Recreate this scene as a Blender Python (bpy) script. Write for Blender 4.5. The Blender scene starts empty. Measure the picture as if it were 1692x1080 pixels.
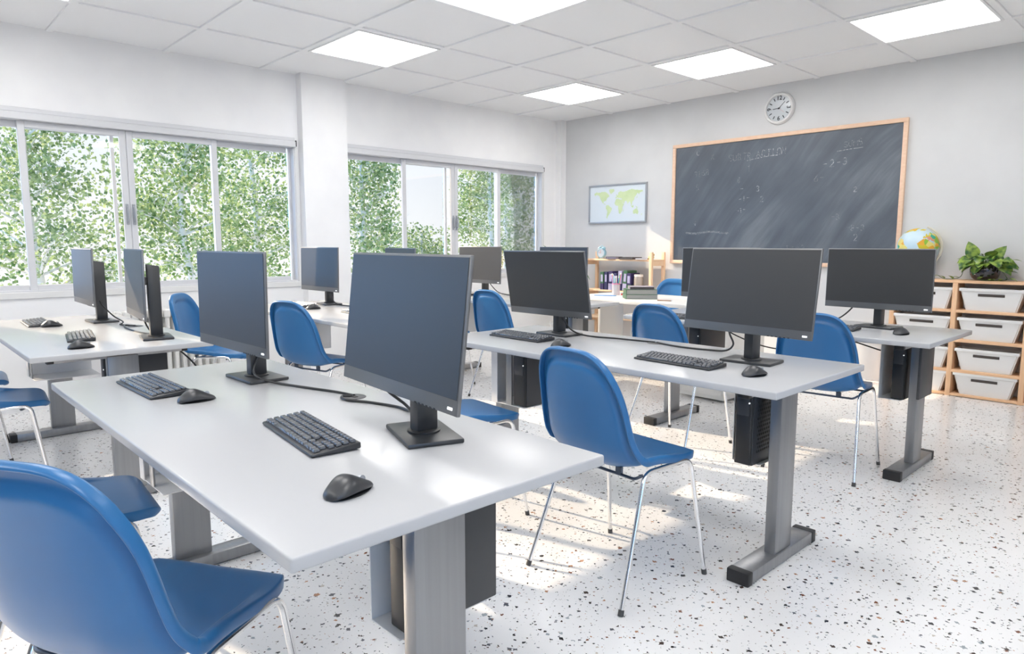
import bpy, bmesh, math, random
from mathutils import Vector, Matrix
R = math.radians
C = bpy.context.scene.collection
random.seed(7)

# ------------------------------------------------------------------ helpers
def lin(r, g, b):
    f = lambda c: (c/255/12.92) if c/255 <= .04045 else ((c/255+.055)/1.055)**2.4
    return (f(r), f(g), f(b), 1)

def mat(name, col, rough=.5, metal=0., spec=.5, coat=0., emit=None, estr=0.):
    m = bpy.data.materials.new(name); m.use_nodes = True
    p = m.node_tree.nodes['Principled BSDF']
    p.inputs['Base Color'].default_value = col
    p.inputs['Roughness'].default_value = rough
    p.inputs['Metallic'].default_value = metal
    p.inputs['Specular IOR Level'].default_value = spec
    p.inputs['Coat Weight'].default_value = coat
    p.inputs['Coat Roughness'].default_value = .08
    if emit:
        p.inputs['Emission Color'].default_value = emit
        p.inputs['Emission Strength'].default_value = estr
    return m

def nodes(m):
    return m.node_tree.nodes, m.node_tree.links, m.node_tree.nodes['Principled BSDF']

def ramp(n, stops, mode='LINEAR'):
    r = n.new('ShaderNodeValToRGB'); r.color_ramp.interpolation = mode
    e = r.color_ramp.elements
    while len(e) < len(stops): e.new(.5)
    for el, (p, c) in zip(e, stops): el.position = p; el.color = c
    return r

def noisy(m, scale, c1, c2, lo=.35, hi=.65, stretch=None, detail=3, rough_amt=0):
    n, l, p = nodes(m)
    tc = n.new('ShaderNodeTexCoord'); mp = n.new('ShaderNodeMapping')
    if stretch: mp.inputs['Scale'].default_value = stretch
    t = n.new('ShaderNodeTexNoise'); t.inputs['Scale'].default_value = scale; t.inputs['Detail'].default_value = detail
    l.new(tc.outputs['Object'], mp.inputs['Vector']); l.new(mp.outputs['Vector'], t.inputs['Vector'])
    r = ramp(n, [(lo, c1), (hi, c2)])
    l.new(t.outputs['Fac'], r.inputs['Fac']); l.new(r.outputs['Color'], p.inputs['Base Color'])
    return m

def finish(name, bm, m, parent=None, smooth=True, angle=35):
    bmesh.ops.recalc_face_normals(bm, faces=bm.faces)
    me = bpy.data.meshes.new(name); bm.to_mesh(me); bm.free()
    if m is not None:
        for x in (m if isinstance(m, (list, tuple)) else [m]): me.materials.append(x)
    if smooth:
        me.shade_smooth()
        me.set_sharp_from_angle(angle=R(angle))
    o = bpy.data.objects.new(name, me); C.objects.link(o)
    if parent: o.parent = parent
    return o

def box(bm, x0, x1, y0, y1, z0, z1, bevel=0., seg=2, mtx=None):
    r = bmesh.ops.create_cube(bm, size=1)
    vs = r['verts']
    for v in vs:
        v.co = Vector((x0+(v.co.x+.5)*(x1-x0), y0+(v.co.y+.5)*(y1-y0), z0+(v.co.z+.5)*(z1-z0)))
    if bevel:
        es = {e for v in vs for e in v.link_edges}
        rr = bmesh.ops.bevel(bm, geom=list(es), offset=bevel, segments=seg, affect='EDGES', profile=.5)
        vs = list({v for f in rr['faces'] for v in f.verts} | {v for v in vs if v.is_valid})
    if mtx:
        for v in vs: v.co = mtx @ v.co
    return vs

def cyl(bm, p, r, h, seg=24, r2=None, axis='Z', mtx=None):
    q = bmesh.ops.create_cone(bm, cap_ends=True, segments=seg, radius1=r, radius2=r if r2 is None else r2, depth=h)
    M = Matrix.Translation(Vector(p)) @ {'Z': Matrix(), 'X': Matrix.Rotation(R(90), 4, 'Y'), 'Y': Matrix.Rotation(R(-90), 4, 'X')}[axis]
    if mtx: M = mtx @ M
    for v in q['verts']: v.co = M @ v.co
    return q['verts']

def lathe(bm, prof, seg=32, cen=(0, 0, 0), mtx=None):
    rings = []
    for r, z in prof:
        ring = []
        for k in range(seg):
            a = 2*math.pi*k/seg
            co = Vector((cen[0]+r*math.cos(a), cen[1]+r*math.sin(a), cen[2]+z))
            ring.append(bm.verts.new(mtx @ co if mtx else co))
        rings.append(ring)
    for a, b in zip(rings, rings[1:]):
        for k in range(seg):
            bm.faces.new((a[k], a[(k+1) % seg], b[(k+1) % seg], b[k]))
    for ring in (rings[0], rings[-1]):
        try: bm.faces.new(ring)
        except ValueError: pass

def smoothpath(pts, n=8):
    P = [Vector(p) for p in pts]; out = []
    for i in range(len(P)-1):
        a = P[i-1] if i else P[0]*2-P[1]
        b, c = P[i], P[i+1]
        d = P[i+2] if i+2 < len(P) else P[-1]*2-P[-2]
        for k in range(n):
            t = k/n
            out.append(.5*((2*b)+(c-a)*t+(2*a-5*b+4*c-d)*t*t+(3*b-a-3*c+d)*t**3))
    out.append(P[-1]); return out

def tube(bm, pts, r, seg=10, cap=True):
    P = [Vector(p) for p in pts]; up = Vector((0, 0, 1)); rings = []; prev = None
    for i, p in enumerate(P):
        t = (P[min(i+1, len(P)-1)]-P[max(i-1, 0)]).normalized()
        if prev is None:
            a = t.cross(up if abs(t.z) < .9 else Vector((1, 0, 0))).normalized()
        else:
            a = (prev-t*prev.dot(t)).normalized()
        prev = a; b = t.cross(a)
        rr = r[i] if isinstance(r, (list, tuple)) else r
        rings.append([bm.verts.new(p+(a*math.cos(2*math.pi*k/seg)+b*math.sin(2*math.pi*k/seg))*rr) for k in range(seg)])
    for A, B in zip(rings, rings[1:]):
        for k in range(seg): bm.faces.new((A[k], A[(k+1) % seg], B[(k+1) % seg], B[k]))
    if cap: bm.faces.new(rings[0]); bm.faces.new(rings[-1])

def bend(pts, rad, n=6):
    """polyline with rounded corners"""
    P = [Vector(p) for p in pts]; out = [P[0]]
    for a, b, c in zip(P, P[1:], P[2:]):
        u = (a-b).normalized(); v = (c-b).normalized()
        s, e = b+u*rad, b+v*rad
        for k in range(n+1):
            t = k/n; out.append(s*(1-t)**2+b*2*t*(1-t)+e*t*t)
    out.append(P[-1]); return out

def B(): return bmesh.new()

def part_box(name, m, parent, *a, **k):
    bm = B(); box(bm, *a, **k); return finish(name, bm, m, parent)

def thing(name, label, cat, loc=(0, 0, 0), rz=0, group=None):
    o = bpy.data.objects.new(name, None); C.objects.link(o)
    o.location = loc; o.rotation_euler = (0, 0, rz); o.empty_display_size = .1
    return tag(o, label, cat, group)

def tag(o, label, cat, group=None):
    o['label'] = label; o['category'] = cat
    if group: o['group'] = group
    return o

def struct(o): o['kind'] = 'structure'; return o

def dup(root, label, loc=None, rz=None):
    r = root.copy(); C.objects.link(r); r['label'] = label
    if loc is not None: r.location = loc
    if rz is not None: r.rotation_euler = (0, 0, rz)
    def kids(a, b):
        for ch in list(a.children):
            c = ch.copy(); C.objects.link(c); c.parent = b; kids(ch, c)
    kids(root, r); return r

# ------------------------------------------------------------------ materials
M = {}
M['wall'] = noisy(mat('wall paint', lin(226, 226, 226), .75, spec=.3), 3, lin(236, 236, 237), lin(241, 241, 241))
M['wall_b'] = noisy(mat('wall paint darkened for lamps', lin(212, 213, 214), .75, spec=.3), 3, lin(209, 210, 211), lin(214, 215, 216))  # same wall paint, colour darkened to offset strong lamp light on the back wall
M['ceil'] = mat('ceiling tile', lin(240, 241, 242), .45, spec=.4)
M['grid'] = mat('ceiling grid', lin(238, 239, 240), .3)
M['desk'] = mat('desk laminate', lin(184, 185, 187), .22, spec=.28)
M['steel'] = noisy(mat('grey steel', lin(132, 133, 135), .32, metal=.75), 60, lin(148, 149, 151), lin(154, 155, 157), stretch=(1, 1, .03))
M['black'] = mat('black plastic', lin(38, 39, 41), .42)
M['cap'] = mat('black cap', lin(34, 34, 36), .5)
M['white_metal'] = mat('white metal', lin(222, 222, 222), .4)
M['bezel'] = mat('monitor bezel', lin(38, 42, 48), .42); M['bezel'].node_tree.nodes['Principled BSDF'].inputs['IOR'].default_value = 2.7
M['screen'] = mat('monitor screen', lin(10, 11, 13), .46); M['screen'].node_tree.nodes['Principled BSDF'].inputs['IOR'].default_value = 1.85
M['back'] = mat('monitor back', lin(42, 44, 47), .38, spec=.8)
M['pc'] = mat('computer case', lin(58, 59, 62), .42)
M['mesh'] = mat('computer grille', lin(24, 24, 26), .5)
M['led'] = mat('indicator light', lin(240, 242, 245), .4, emit=(1, 1, 1, 1), estr=.8)
M['key'] = mat('keycap', lin(78, 81, 87), .25, spec=1.)
M['kbody'] = mat('keyboard body', lin(46, 48, 52), .35)
M['mouse'] = mat('mouse shell', lin(56, 57, 60), .33, spec=.6)
M['rubber'] = mat('mouse rubber', lin(45, 45, 47), .5)
M['cable'] = mat('cable', lin(34, 36, 38), .4)
M['chair'] = noisy(mat('blue plastic', lin(44, 104, 162), .3, spec=.5), 4, lin(38, 102, 156), lin(44, 108, 162))
M['chrome'] = mat('chrome', lin(240, 240, 240), .2, metal=1.)
M['dark_bar'] = mat('dark bar', lin(80, 90, 105), .3, metal=.8)
M['foot'] = mat('foot cap', lin(70, 70, 70), .6)
M['frame'] = mat('window frame', lin(212, 213, 216), .35, spec=.5)
M['gasket'] = mat('window gasket', lin(120, 122, 125), .5)
M['reveal'] = mat('window trim', lin(222, 222, 221), .5)
M['rad'] = mat('radiator enamel', lin(232, 231, 228), .35)
M['white_plastic'] = mat('white plastic', lin(228, 228, 227), .4)
M['slot'] = mat('dark slot', lin(74, 68, 64), .7)
M['teacher'] = mat('white laminate', lin(232, 230, 226), .3)
M['clock_rim'] = mat('clock rim', lin(222, 222, 222), .3)
M['clock_face'] = mat('clock face', lin(196, 202, 207), .15, spec=.8)
M['ink'] = mat('ink', lin(45, 48, 55), .5)
M['pink_hand'] = mat('second hand', lin(200, 150, 150), .5)
M['green_map'] = noisy(mat('map land', lin(202, 220, 172), .6), 9, lin(198, 218, 166), lin(210, 225, 182))
M['map_sheet'] = mat('map sheet', lin(218, 227, 233), .35)
M['silver'] = mat('silver frame', lin(168, 172, 178), .35, metal=.4)

def wood(name, c1, c2, s):
    return noisy(mat(name, c1, .45, spec=.35), 7, c1, c2, .3, .7, stretch=s, detail=5)
M['wood_h'] = wood('beech along', lin(226, 182, 142), lin(236, 197, 160), (1, 12, 12))
M['wood_v'] = wood('beech upright', lin(226, 182, 142), lin(236, 197, 160), (12, 12, 1))
M['pale_h'] = wood('pale pine along', lin(238, 200, 162), lin(244, 213, 180), (1, 12, 12))
M['pale_v'] = wood('pale pine upright', lin(236, 196, 156), lin(243, 209, 174), (12, 12, 1))
M['board_frame'] = wood('board frame', lin(228, 192, 164), lin(234, 203, 178), (3, 8, 8))

# terrazzo floor
def terrazzo():
    m = mat('terrazzo', lin(212, 212, 212), .16, spec=.5)
    n, l, p = nodes(m)
    tc = n.new('ShaderNodeTexCoord')
    dn = n.new('ShaderNodeTexNoise'); dn.inputs['Scale'].default_value = 90; dn.inputs['Detail'].default_value = 1
    l.new(tc.outputs['Object'], dn.inputs['Vector'])
    sub = n.new('ShaderNodeVectorMath'); sub.operation = 'SUBTRACT'; sub.inputs[1].default_value = (.5, .5, .5)
    l.new(dn.outputs['Color'], sub.inputs[0])
    sc = n.new('ShaderNodeVectorMath'); sc.operation = 'SCALE'; sc.inputs['Scale'].default_value = .016
    l.new(sub.outputs[0], sc.inputs[0])
    ad = n.new('ShaderNodeVectorMath'); l.new(tc.outputs['Object'], ad.inputs[0]); l.new(sc.outputs[0], ad.inputs[1])
    flat = n.new('ShaderNodeVectorMath'); flat.operation = 'MULTIPLY'; flat.inputs[1].default_value = (1, 1, 0)
    l.new(ad.outputs[0], flat.inputs[0])
    bn = n.new('ShaderNodeTexNoise'); bn.inputs['Scale'].default_value = 1.6
    l.new(tc.outputs['Object'], bn.inputs['Vector'])
    base = ramp(n, [(.35, lin(226, 226, 226)), (.65, lin(232, 231, 230))])
    l.new(bn.outputs['Fac'], base.inputs['Fac'])
    prev = base.outputs['Color']
    K = [(0., lin(40, 38, 38)), (.22, lin(70, 58, 52)), (.36, lin(120, 78, 56)), (.46, lin(168, 124, 92)), (.55, lin(90, 92, 98)), (.7, lin(150, 158, 162)), (.82, lin(186, 178, 168)), (.92, lin(52, 50, 52))]
    for scale, th, off in ((30., .40, 0.), (48., .40, 3.1), (80., .36, 7.7)):
        mp = n.new('ShaderNodeMapping'); mp.inputs['Location'].default_value = (off, off*.7, 0); mp.inputs['Rotation'].default_value = (0, 0, off)
        l.new(flat.outputs[0], mp.inputs['Vector'])
        v = n.new('ShaderNodeTexVoronoi'); v.distance = 'MANHATTAN'; v.inputs['Scale'].default_value = scale
        l.new(mp.outputs['Vector'], v.inputs['Vector'])
        sep = n.new('ShaderNodeSeparateColor'); l.new(v.outputs['Color'], sep.inputs['Color'])
        mul = n.new('ShaderNodeMath'); mul.operation = 'MULTIPLY'; mul.inputs[1].default_value = th
        l.new(sep.outputs['Red'], mul.inputs[0])
        lt = n.new('ShaderNodeMath'); lt.operation = 'LESS_THAN'
        l.new(v.outputs['Distance'], lt.inputs[0]); l.new(mul.outputs[0], lt.inputs[1])
        cr = ramp(n, K, 'CONSTANT'); l.new(sep.outputs['Green'], cr.inputs['Fac'])
        mx = n.new('ShaderNodeMix'); mx.data_type = 'RGBA'
        l.new(lt.outputs[0], mx.inputs['Factor']); l.new(prev, mx.inputs['A']); l.new(cr.outputs['Color'], mx.inputs['B'])
        prev = mx.outputs['Result']
    l.new(prev, p.inputs['Base Color'])
    return m
M['floor'] = terrazzo()

def glass():
    m = bpy.data.materials.new('window glass'); m.use_nodes = True
    n, l = m.node_tree.nodes, m.node_tree.links; n.clear()
    o = n.new('ShaderNodeOutputMaterial'); t = n.new('ShaderNodeBsdfTransparent'); g = n.new('ShaderNodeBsdfGlossy')
    t.inputs['Color'].default_value = (.975, .98, .98, 1); g.inputs['Roughness'].default_value = .02
    f = n.new('ShaderNodeFresnel'); f.inputs['IOR'].default_value = 1.45
    k = n.new('ShaderNodeMath'); k.operation = 'MULTIPLY'; k.inputs[1].default_value = .8
    mx = n.new('ShaderNodeMixShader')
    l.new(f.outputs[0], k.inputs[0]); l.new(k.outputs[0], mx.inputs[0]); l.new(t.outputs[0], mx.inputs[1]); l.new(g.outputs[0], mx.inputs[2]); l.new(mx.outputs[0], o.inputs[0])
    return m
M['glass'] = glass()

def leafmat(name, c1, c2, scale, trans=.45, rough=.5):
    m = bpy.data.materials.new(name); m.use_nodes = True
    n, l = m.node_tree.nodes, m.node_tree.links
    p = n['Principled BSDF']; o = n['Material Output']
    tc = n.new('ShaderNodeTexCoord'); t = n.new('ShaderNodeTexNoise'); t.inputs['Scale'].default_value = scale; t.inputs['Detail'].default_value = 1
    l.new(tc.outputs['Object'], t.inputs['Vector'])
    r = ramp(n, [(.36, c1), (.64, c2)]); l.new(t.outputs['Fac'], r.inputs['Fac'])
    l.new(r.outputs['Color'], p.inputs['Base Color']); p.inputs['Roughness'].default_value = rough
    tr = n.new('ShaderNodeBsdfTranslucent'); l.new(r.outputs['Color'], tr.inputs['Color'])
    mx = n.new('ShaderNodeMixShader'); mx.inputs[0].default_value = trans
    l.new(p.outputs[0], mx.inputs[1]); l.new(tr.outputs[0], mx.inputs[2]); l.new(mx.outputs[0], o.inputs['Surface'])
    return m
M['leaf'] = leafmat('birch leaf', lin(102, 134, 70), lin(198, 209, 148), 5., .52)
M['pothos'] = leafmat('pothos leaf', lin(44, 92, 40), lin(150, 176, 78), 26, .15, .3)
M['strap'] = leafmat('strap leaf', lin(50, 98, 40), lin(74, 120, 52), 12, .2, .4)
M['bark'] = noisy(mat('birch bark', lin(226, 226, 226), .8), 9, lin(84, 78, 74), lin(244, 234, 224), .28, .36, stretch=(1, 1, 3))
M['stem'] = mat('plant stem', lin(70, 92, 50), .5)
M['bowl'] = mat('dark glazed bowl', lin(38, 32, 40), .06, spec=1.)
M['soil'] = mat('soil', lin(60, 46, 36), .9)
M['ground'] = mat('outside paving', lin(236, 236, 232), .9)

# ------------------------------------------------------------------ room
WX, BY, CZ = -5.95, 6.47, 2.72
RX, FY = 2.6, -3.7
bm = B(); box(bm, WX-.3, RX+.2, FY-.2, BY+.2, -.12, 0); struct(finish('floor', bm, M['floor'], smooth=False))
bm = B(); box(bm, WX-.3, RX+.2, FY-.2, BY+.2, CZ, CZ+.15)
ceil = struct(finish('ceiling', bm, M['ceil'], smooth=False))
GX = [WX+.7925*k for k in range(1, 11)]; GY = [5.725-.772*k for k in range(0, 13)]
bm = B()
for x in GX: box(bm, x-.022, x+.022, FY, BY, CZ-.012, CZ+.004, .002, 1)
for y in GY: box(bm, WX, RX, y-.022, y+.022, CZ-.0125, CZ+.004, .002, 1)
finish('ceiling_grid', bm, M['grid'], ceil)

WIN = [(.18, 2.91), (3.42, 6.13), (-3.05, -.32)]
ZS, ZH = .87, 2.075
bm = B()
box(bm, WX-.1, WX, FY-.2, BY+.2, 0, ZS-.02)
box(bm, WX-.1, WX, FY-.2, BY+.2, ZH+.03, CZ)
edges = sorted(WIN); ys = [FY-.2]
for a, b in edges: ys += [a-.02, b+.02]
ys.append(BY+.2)
for a, b in zip(ys[::2], ys[1::2]): box(bm, WX-.1, WX, a, b, ZS-.02, ZH+.03)
# piers between the windows and the corner pier
box(bm, WX-.01, -5.855, 2.953, 3.402, 0, CZ); box(bm, WX-.01, -5.855, -.277, .14, 0, CZ)
box(bm, WX-.01, -5.862, 6.375, BY+.05, 0, CZ)
struct(finish('wall_left', bm, M['wall'], smooth=False))
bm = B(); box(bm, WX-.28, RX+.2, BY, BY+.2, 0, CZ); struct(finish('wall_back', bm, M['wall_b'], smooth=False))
FILL_WIN = [(-3.3, -.9), (-.6, 1.8)]  # unseen right-wall openings, added to let in fill daylight
bm = B(); box(bm, RX, RX+.15, FY-.2, BY+.2, 0, .9); box(bm, RX, RX+.15, FY-.2, BY+.2, 2.4, CZ)
ys = [FY-.2]
for a, b in FILL_WIN: ys += [a, b]
ys.append(BY+.2)
for a, b in zip(ys[::2], ys[1::2]): box(bm, RX, RX+.15, a, b, .9, 2.4)
struct(finish('wall_right', bm, M['wall'], smooth=False))
bm = B(); box(bm, WX-.28, RX+.2, FY-.2, FY, 0, CZ); struct(finish('wall_front', bm, mat('grey wall paint', lin(104, 107, 113), .7), smooth=False))

def ring(bm, y0, y1, z0, z1, w, x0, x1, wr=None):
    wb = w; wr = wr or w
    box(bm, x0, x1, y0, y0+w, z0, z1, .003, 1); box(bm, x0, x1, y1-wr, y1, z0, z1, .003, 1)
    box(bm, x0, x1, y0+w, y1-w, z0, z0+wb, .003, 1); box(bm, x0, x1, y0+w, y1-w, z1-w, z1, .003, 1)

def window(idx, y0, y1):
    w = bpy.data.objects.new('window_%d' % idx, None); C.objects.link(w); struct(w)
    ym = (y0+y1)/2; q = (y1-y0)/4
    bm = B(); ring(bm, y0-.02, y1+.02, ZS-.02, ZH+.03, .03, WX-.1, WX+.004); finish('outer_frame', bm, M['frame'], w)
    bm = B(); box(bm, WX-.002, WX+.012, y0-.035, y1+.035, .82, ZS-.002, .003, 1); finish('sill_trim', bm, M['reveal'], w)
    bm = B(); box(bm, WX-.002, WX+.012, y1+.002, y1+.032, ZS-.005, ZH, .003, 1); box(bm, WX-.002, WX+.012, y0-.032, y0-.002, ZS-.005, ZH, .003, 1); finish('side_trim', bm, M['reveal'], w)
    bm = B(); box(bm, WX-.005, WX+.035, y0-.03, y1+.005, ZH, ZH+.05, .004, 1); box(bm, WX-.005, WX+.022, y0-.03, y1+.005, ZH+.05, ZH+.085, .004, 1)
    hb = finish('blind_box', bm, M['frame'], w)
    bm = B(); box(bm, WX-.004, WX+.03, y1+.005, y1+.016, ZH+.006, ZH+.06, .002, 1); finish('end_cap', bm, M['back'], hb)
    # outer track panels (ends), inner track panels (centre)
    sash = [(y0, ym-.075, WX-.095, WX-.062), (y1-q-.03, y1, WX-.095, WX-.062),
            (y0+q-.005, ym-.001, WX-.05, WX-.017), (ym+.001, y1-q+.005, WX-.05, WX-.017)]
    for a, b, x0, x1 in sash:
        bm = B(); ring(bm, a, b, ZS, ZH, .045, x0, x1, .024 if a == y0 else .03 if b == y1 else None); s = finish('sash', bm, M['frame'], w)
        bm = B(); box(bm, (x0+x1)/2-.003, (x0+x1)/2+.003, a+.04, b-.04, ZS+.04, ZH-.04); finish('glass_pane', bm, M['glass'], s, smooth=False)
        if x1 > WX-.02:
            h = a+.022 if a > ym-.1 else b-.022
            bm = B(); box(bm, x1, x1+.006, h-.011, h+.011, 1.36, 1.52, .003, 1); tube(bm, bend([(x1, h, 1.38), (x1+.03, h, 1.39), (x1+.03, h, 1.49), (x1, h, 1.5)], .012), .006, 8)
            finish('handle', bm, M['silver'], s)
    return w
for i, (a, b) in enumerate(WIN): window(i+1, a, b)
for i, (a, b) in enumerate(FILL_WIN):  # windows added out of view, only to brighten the room
    w = bpy.data.objects.new('window_%d' % (i+4), None); C.objects.link(w); struct(w)
    bm = B(); ring(bm, a-.01, b+.01, .89, 2.41, .06, RX+.03, RX+.1); box(bm, RX+.03, RX+.1, (a+b)/2-.03, (a+b)/2+.03, .9, 2.4); finish('frame', bm, M['frame'], w)
    bm = B(); box(bm, RX+.06, RX+.066, a+.05, b-.05, .94, 2.36); finish('glass_pane', bm, M['glass'], w, smooth=False)

# ceiling lights
def lampmat():
    m = mat('light diffuser', lin(245, 245, 245), .5)
    n, l, p = nodes(m)
    tc = n.new('ShaderNodeTexCoord'); w = n.new('ShaderNodeTexWave'); w.bands_direction = 'X'
    w.inputs['Scale'].default_value = 1.55; w.inputs['Distortion'].default_value = .5
    l.new(tc.outputs['Object'], w.inputs['Vector'])
    mr = n.new('ShaderNodeMapRange'); mr.inputs['To Min'].default_value = LAMP*.88; mr.inputs['To Max'].default_value = LAMP*1.12
    l.new(w.outputs['Fac'], mr.inputs['Value']); l.new(mr.outputs['Result'], p.inputs['Emission Strength'])
    p.inputs['Emission Color'].default_value = (1, .985, .965, 1)
    return m
LAMP = 9.0
M['lamp'] = lampmat()
def ceiling_light(x0, y0, label):
    t = thing('ceiling_light', label, 'ceiling light', (x0+.396, y0+.386, CZ-.012), 0, 'square ceiling light panels')
    bm = B()
    for a in ((-.374, .374, -.364, -.345), (-.374, .374, .345, .364), (-.374, -.355, -.345, .345), (.355, .374, -.345, .345)): box(bm, *a, -.006, .014, .002, 1)
    finish('frame', bm, M['grid'], t)
    bm = B(); box(bm, -.355, .355, -.345, .345, .0, .012); finish('diffuser', bm, M['lamp'], t, smooth=False)
LX = [GX[0], GX[2], GX[4], GX[6], GX[8]]
LY = {4.953: 0, 2.637: 1, .321: 2, -1.995: 3}
LBL = {(0, 0): 'small far square ceiling light panel in the corner of window and board walls', (1, 0): 'square ceiling light panel above the map and the blackboard',
       (2, 0): 'square ceiling light panel at right, right of and above the wall clock', (0, 1): 'square ceiling light panel beside the pier between the windows',
       (1, 1): 'square ceiling light panel cut by the top edge of the picture'}
for i, x in enumerate(LX):
    for y, j in LY.items():
        if (i > 2 and j == 0) or (i == 4 and j == 1): continue
        lab = LBL.get((i, j), 'square ceiling light panel out of view over the near half of the room')
        ceiling_light(x, y, lab)

# ------------------------------------------------------------------ desks
DESKS = {'D1': (-1.856, .808), 'D2': (-1.885, 2.466), 'D3': (-1.88, 4.04), 'D4': (-4.34, .844), 'D5': (-4.34, 2.425), 'D6': (-4.34, 4.075)}
DL = {'D1': 'large white office desk in the foreground with two monitors turned toward the camera',
      'D2': 'white desk in the middle of the right column, directly behind the foreground desk',
      'D3': 'white desk at the back right, in front of the storage cubes',
      'D4': 'white desk at the far left edge, beside the first window',
      'D5': 'white desk along the windows beside the wall pier, second from the left edge',
      'D6': 'white window-side desk farthest back, before the pale wooden shelf'}
T = .74; TT = .026
def make_desk(key):
    t = thing('office_desk', DL[key], 'desk', (*DESKS[key], 0), 0, 'white two-seat computer desks')
    bm = B(); box(bm, -.91, .91, -.376, .376, T-TT, T, .005, 3); finish('tabletop', bm, M['desk'], t)
    for s in (-1, 1):
        x = s*.752
        f = part_box('foot_bar', M['steel'], t, x-.041, x+.041, -.25, .25, .003, .048, .004)
        for e in (-1, 1): part_box('end_cap', M['cap'], f, x-.0425, x+.0425, e*.265-.018, e*.265+.018, 0, .0495, .004)
        part_box('column', M['steel'], t, s*.763-.0225, s*.763+.0225, -.062, .07, .046, T-TT-.02, .005)
        r = part_box('top_rail', M['steel'], t, x-.02, x+.02, -.27, .27, T-TT-.03, T-TT-.001, .003)
        for e in (-1, 1): part_box('end_cap', M['cap'], r, x-.021, x+.021, e*.282-.014, e*.282+.014, T-TT-.031, T-TT-.001, .003)
    bm = B(); box(bm, -.73, .73, -.03, .03, T-TT-.03, T-TT-.001, .003); finish('beam', bm, M['steel'], t)
    # computer brackets: an upright wall, a bottom plate and a top flange
    for xs in ((.586, .70), (-.692, -.455)):
        bm = B(); a, b = xs
        y0, y1, zb = (-.045, .25, .372) if a > 0 else (-.17, .17, .408)
        box(bm, a, a+.004, y0, y1, zb, T-TT-.002, .001, 1); box(bm, a, b, y0, y1, zb, zb+.004, .001, 1)
        if a < 0: box(bm, a-.002, a+.042, y0-.003, y0+.001, zb, T-TT-.002, .001, 1)
        if a < 0 and key in ('D5', 'D6'): box(bm, b-.004, b, y0, y1, zb, T-TT-.002, .001, 1)
        br = finish('computer_bracket', bm, M['white_metal'], t)
        if a < 0: part_box('clamp_strap', M['steel'], br, a+.107, a+.147, y0-.002, y0+.004, zb+.004, T-TT-.002, .001)
    if key == 'D3': part_box('cover_panel', M['pc'], t, .7858, .8, -.09, .125, .402, T-TT-.002, .002)
    bm = B(); lathe(bm, [(.0, .002), (.034, .003), (.04, .001), (.04, -.002)], 32, (0, .265, T)); g = finish('cable_grommet', bm, M['pc'], t)
    bm = B(); box(bm, -.02, .02, .258, .272, T+.002, T+.0045, .001, 1); finish('grommet_slot', bm, M['mesh'], g)
    return t
for k in DESKS: make_desk(k)

# ------------------------------------------------------------------ computers under the desks
def make_pc(label, x0, x1, y0, y1, loc, grille=False, zb=.377):
    t = thing('desktop_computer', label, 'computer', loc, 0, 'dark slim computers hanging under the desks')
    z0, z1 = zb, T-TT-.033
    part_box('case', M['pc'], t, x0, x1, y0+.012, y1, z0, z1, .004)
    f = part_box('front_panel', M['black'], t, x0+.002, x1-.002, y0, y0+.013, z0+.003, z1-.002, .006, seg=3)
    part_box('drive_cover', M['pc'], f, x0+.008, x1-.012, y0-.0015, y0+.002, z1-.11, z1-.012, .001)
    bm = B(); cyl(bm, (x1-.012, y0-.0015, z1-.06), .003, .003, 12, axis='Y'); finish('power_light', bm, M['led'], f)
    bm = B()
    for k in range(5): box(bm, x0+.012+k*.007, x0+.016+k*.007, y0-.001, y0+.001, z1-.012, z1-.006)
    finish('air_slots', bm, M['mesh'], f)
    if grille:
        bm = B()
        n = 14
        for i in range(9):
            for j in range(16):
                y = y0+.05+i*.016+(.008 if j % 2 else 0); z = z0+.05+j*.016
                cyl(bm, (x1+.0006, y, z), .0052, .002, 6, axis='X')
        finish('side_grille', bm, M['mesh'], t)
    return t
def dk(k): return (*DESKS[k], 0)
make_pc('dark slim computer hanging under the near right end of the foreground desk', .641, .705, -.03, .23, dk('D1'))
make_pc('dark computer under the right end of the middle desk, with perforated side', .62, .69, -.10, .2, dk('D2'), True)
make_pc('dark computer in a white bracket under the left end of the middle desk', -.54, -.457, -.165, .16, dk('D2'), zb=.413)
make_pc('dark slim computer under the right end of the back right desk by the cubes', .645, .712, -.04, .36, dk('D3'), False)
make_pc('dark computer under the left end of the back right desk', -.54, -.457, -.165, .16, dk('D3'), zb=.413)
make_pc('dark slim computer under the near end of the far left desk', .641, .705, -.06, .22, dk('D4'))
make_pc('dark computer under the right end of the window-side desk farthest back', .641, .705, -.03, .23, dk('D6'))

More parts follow.
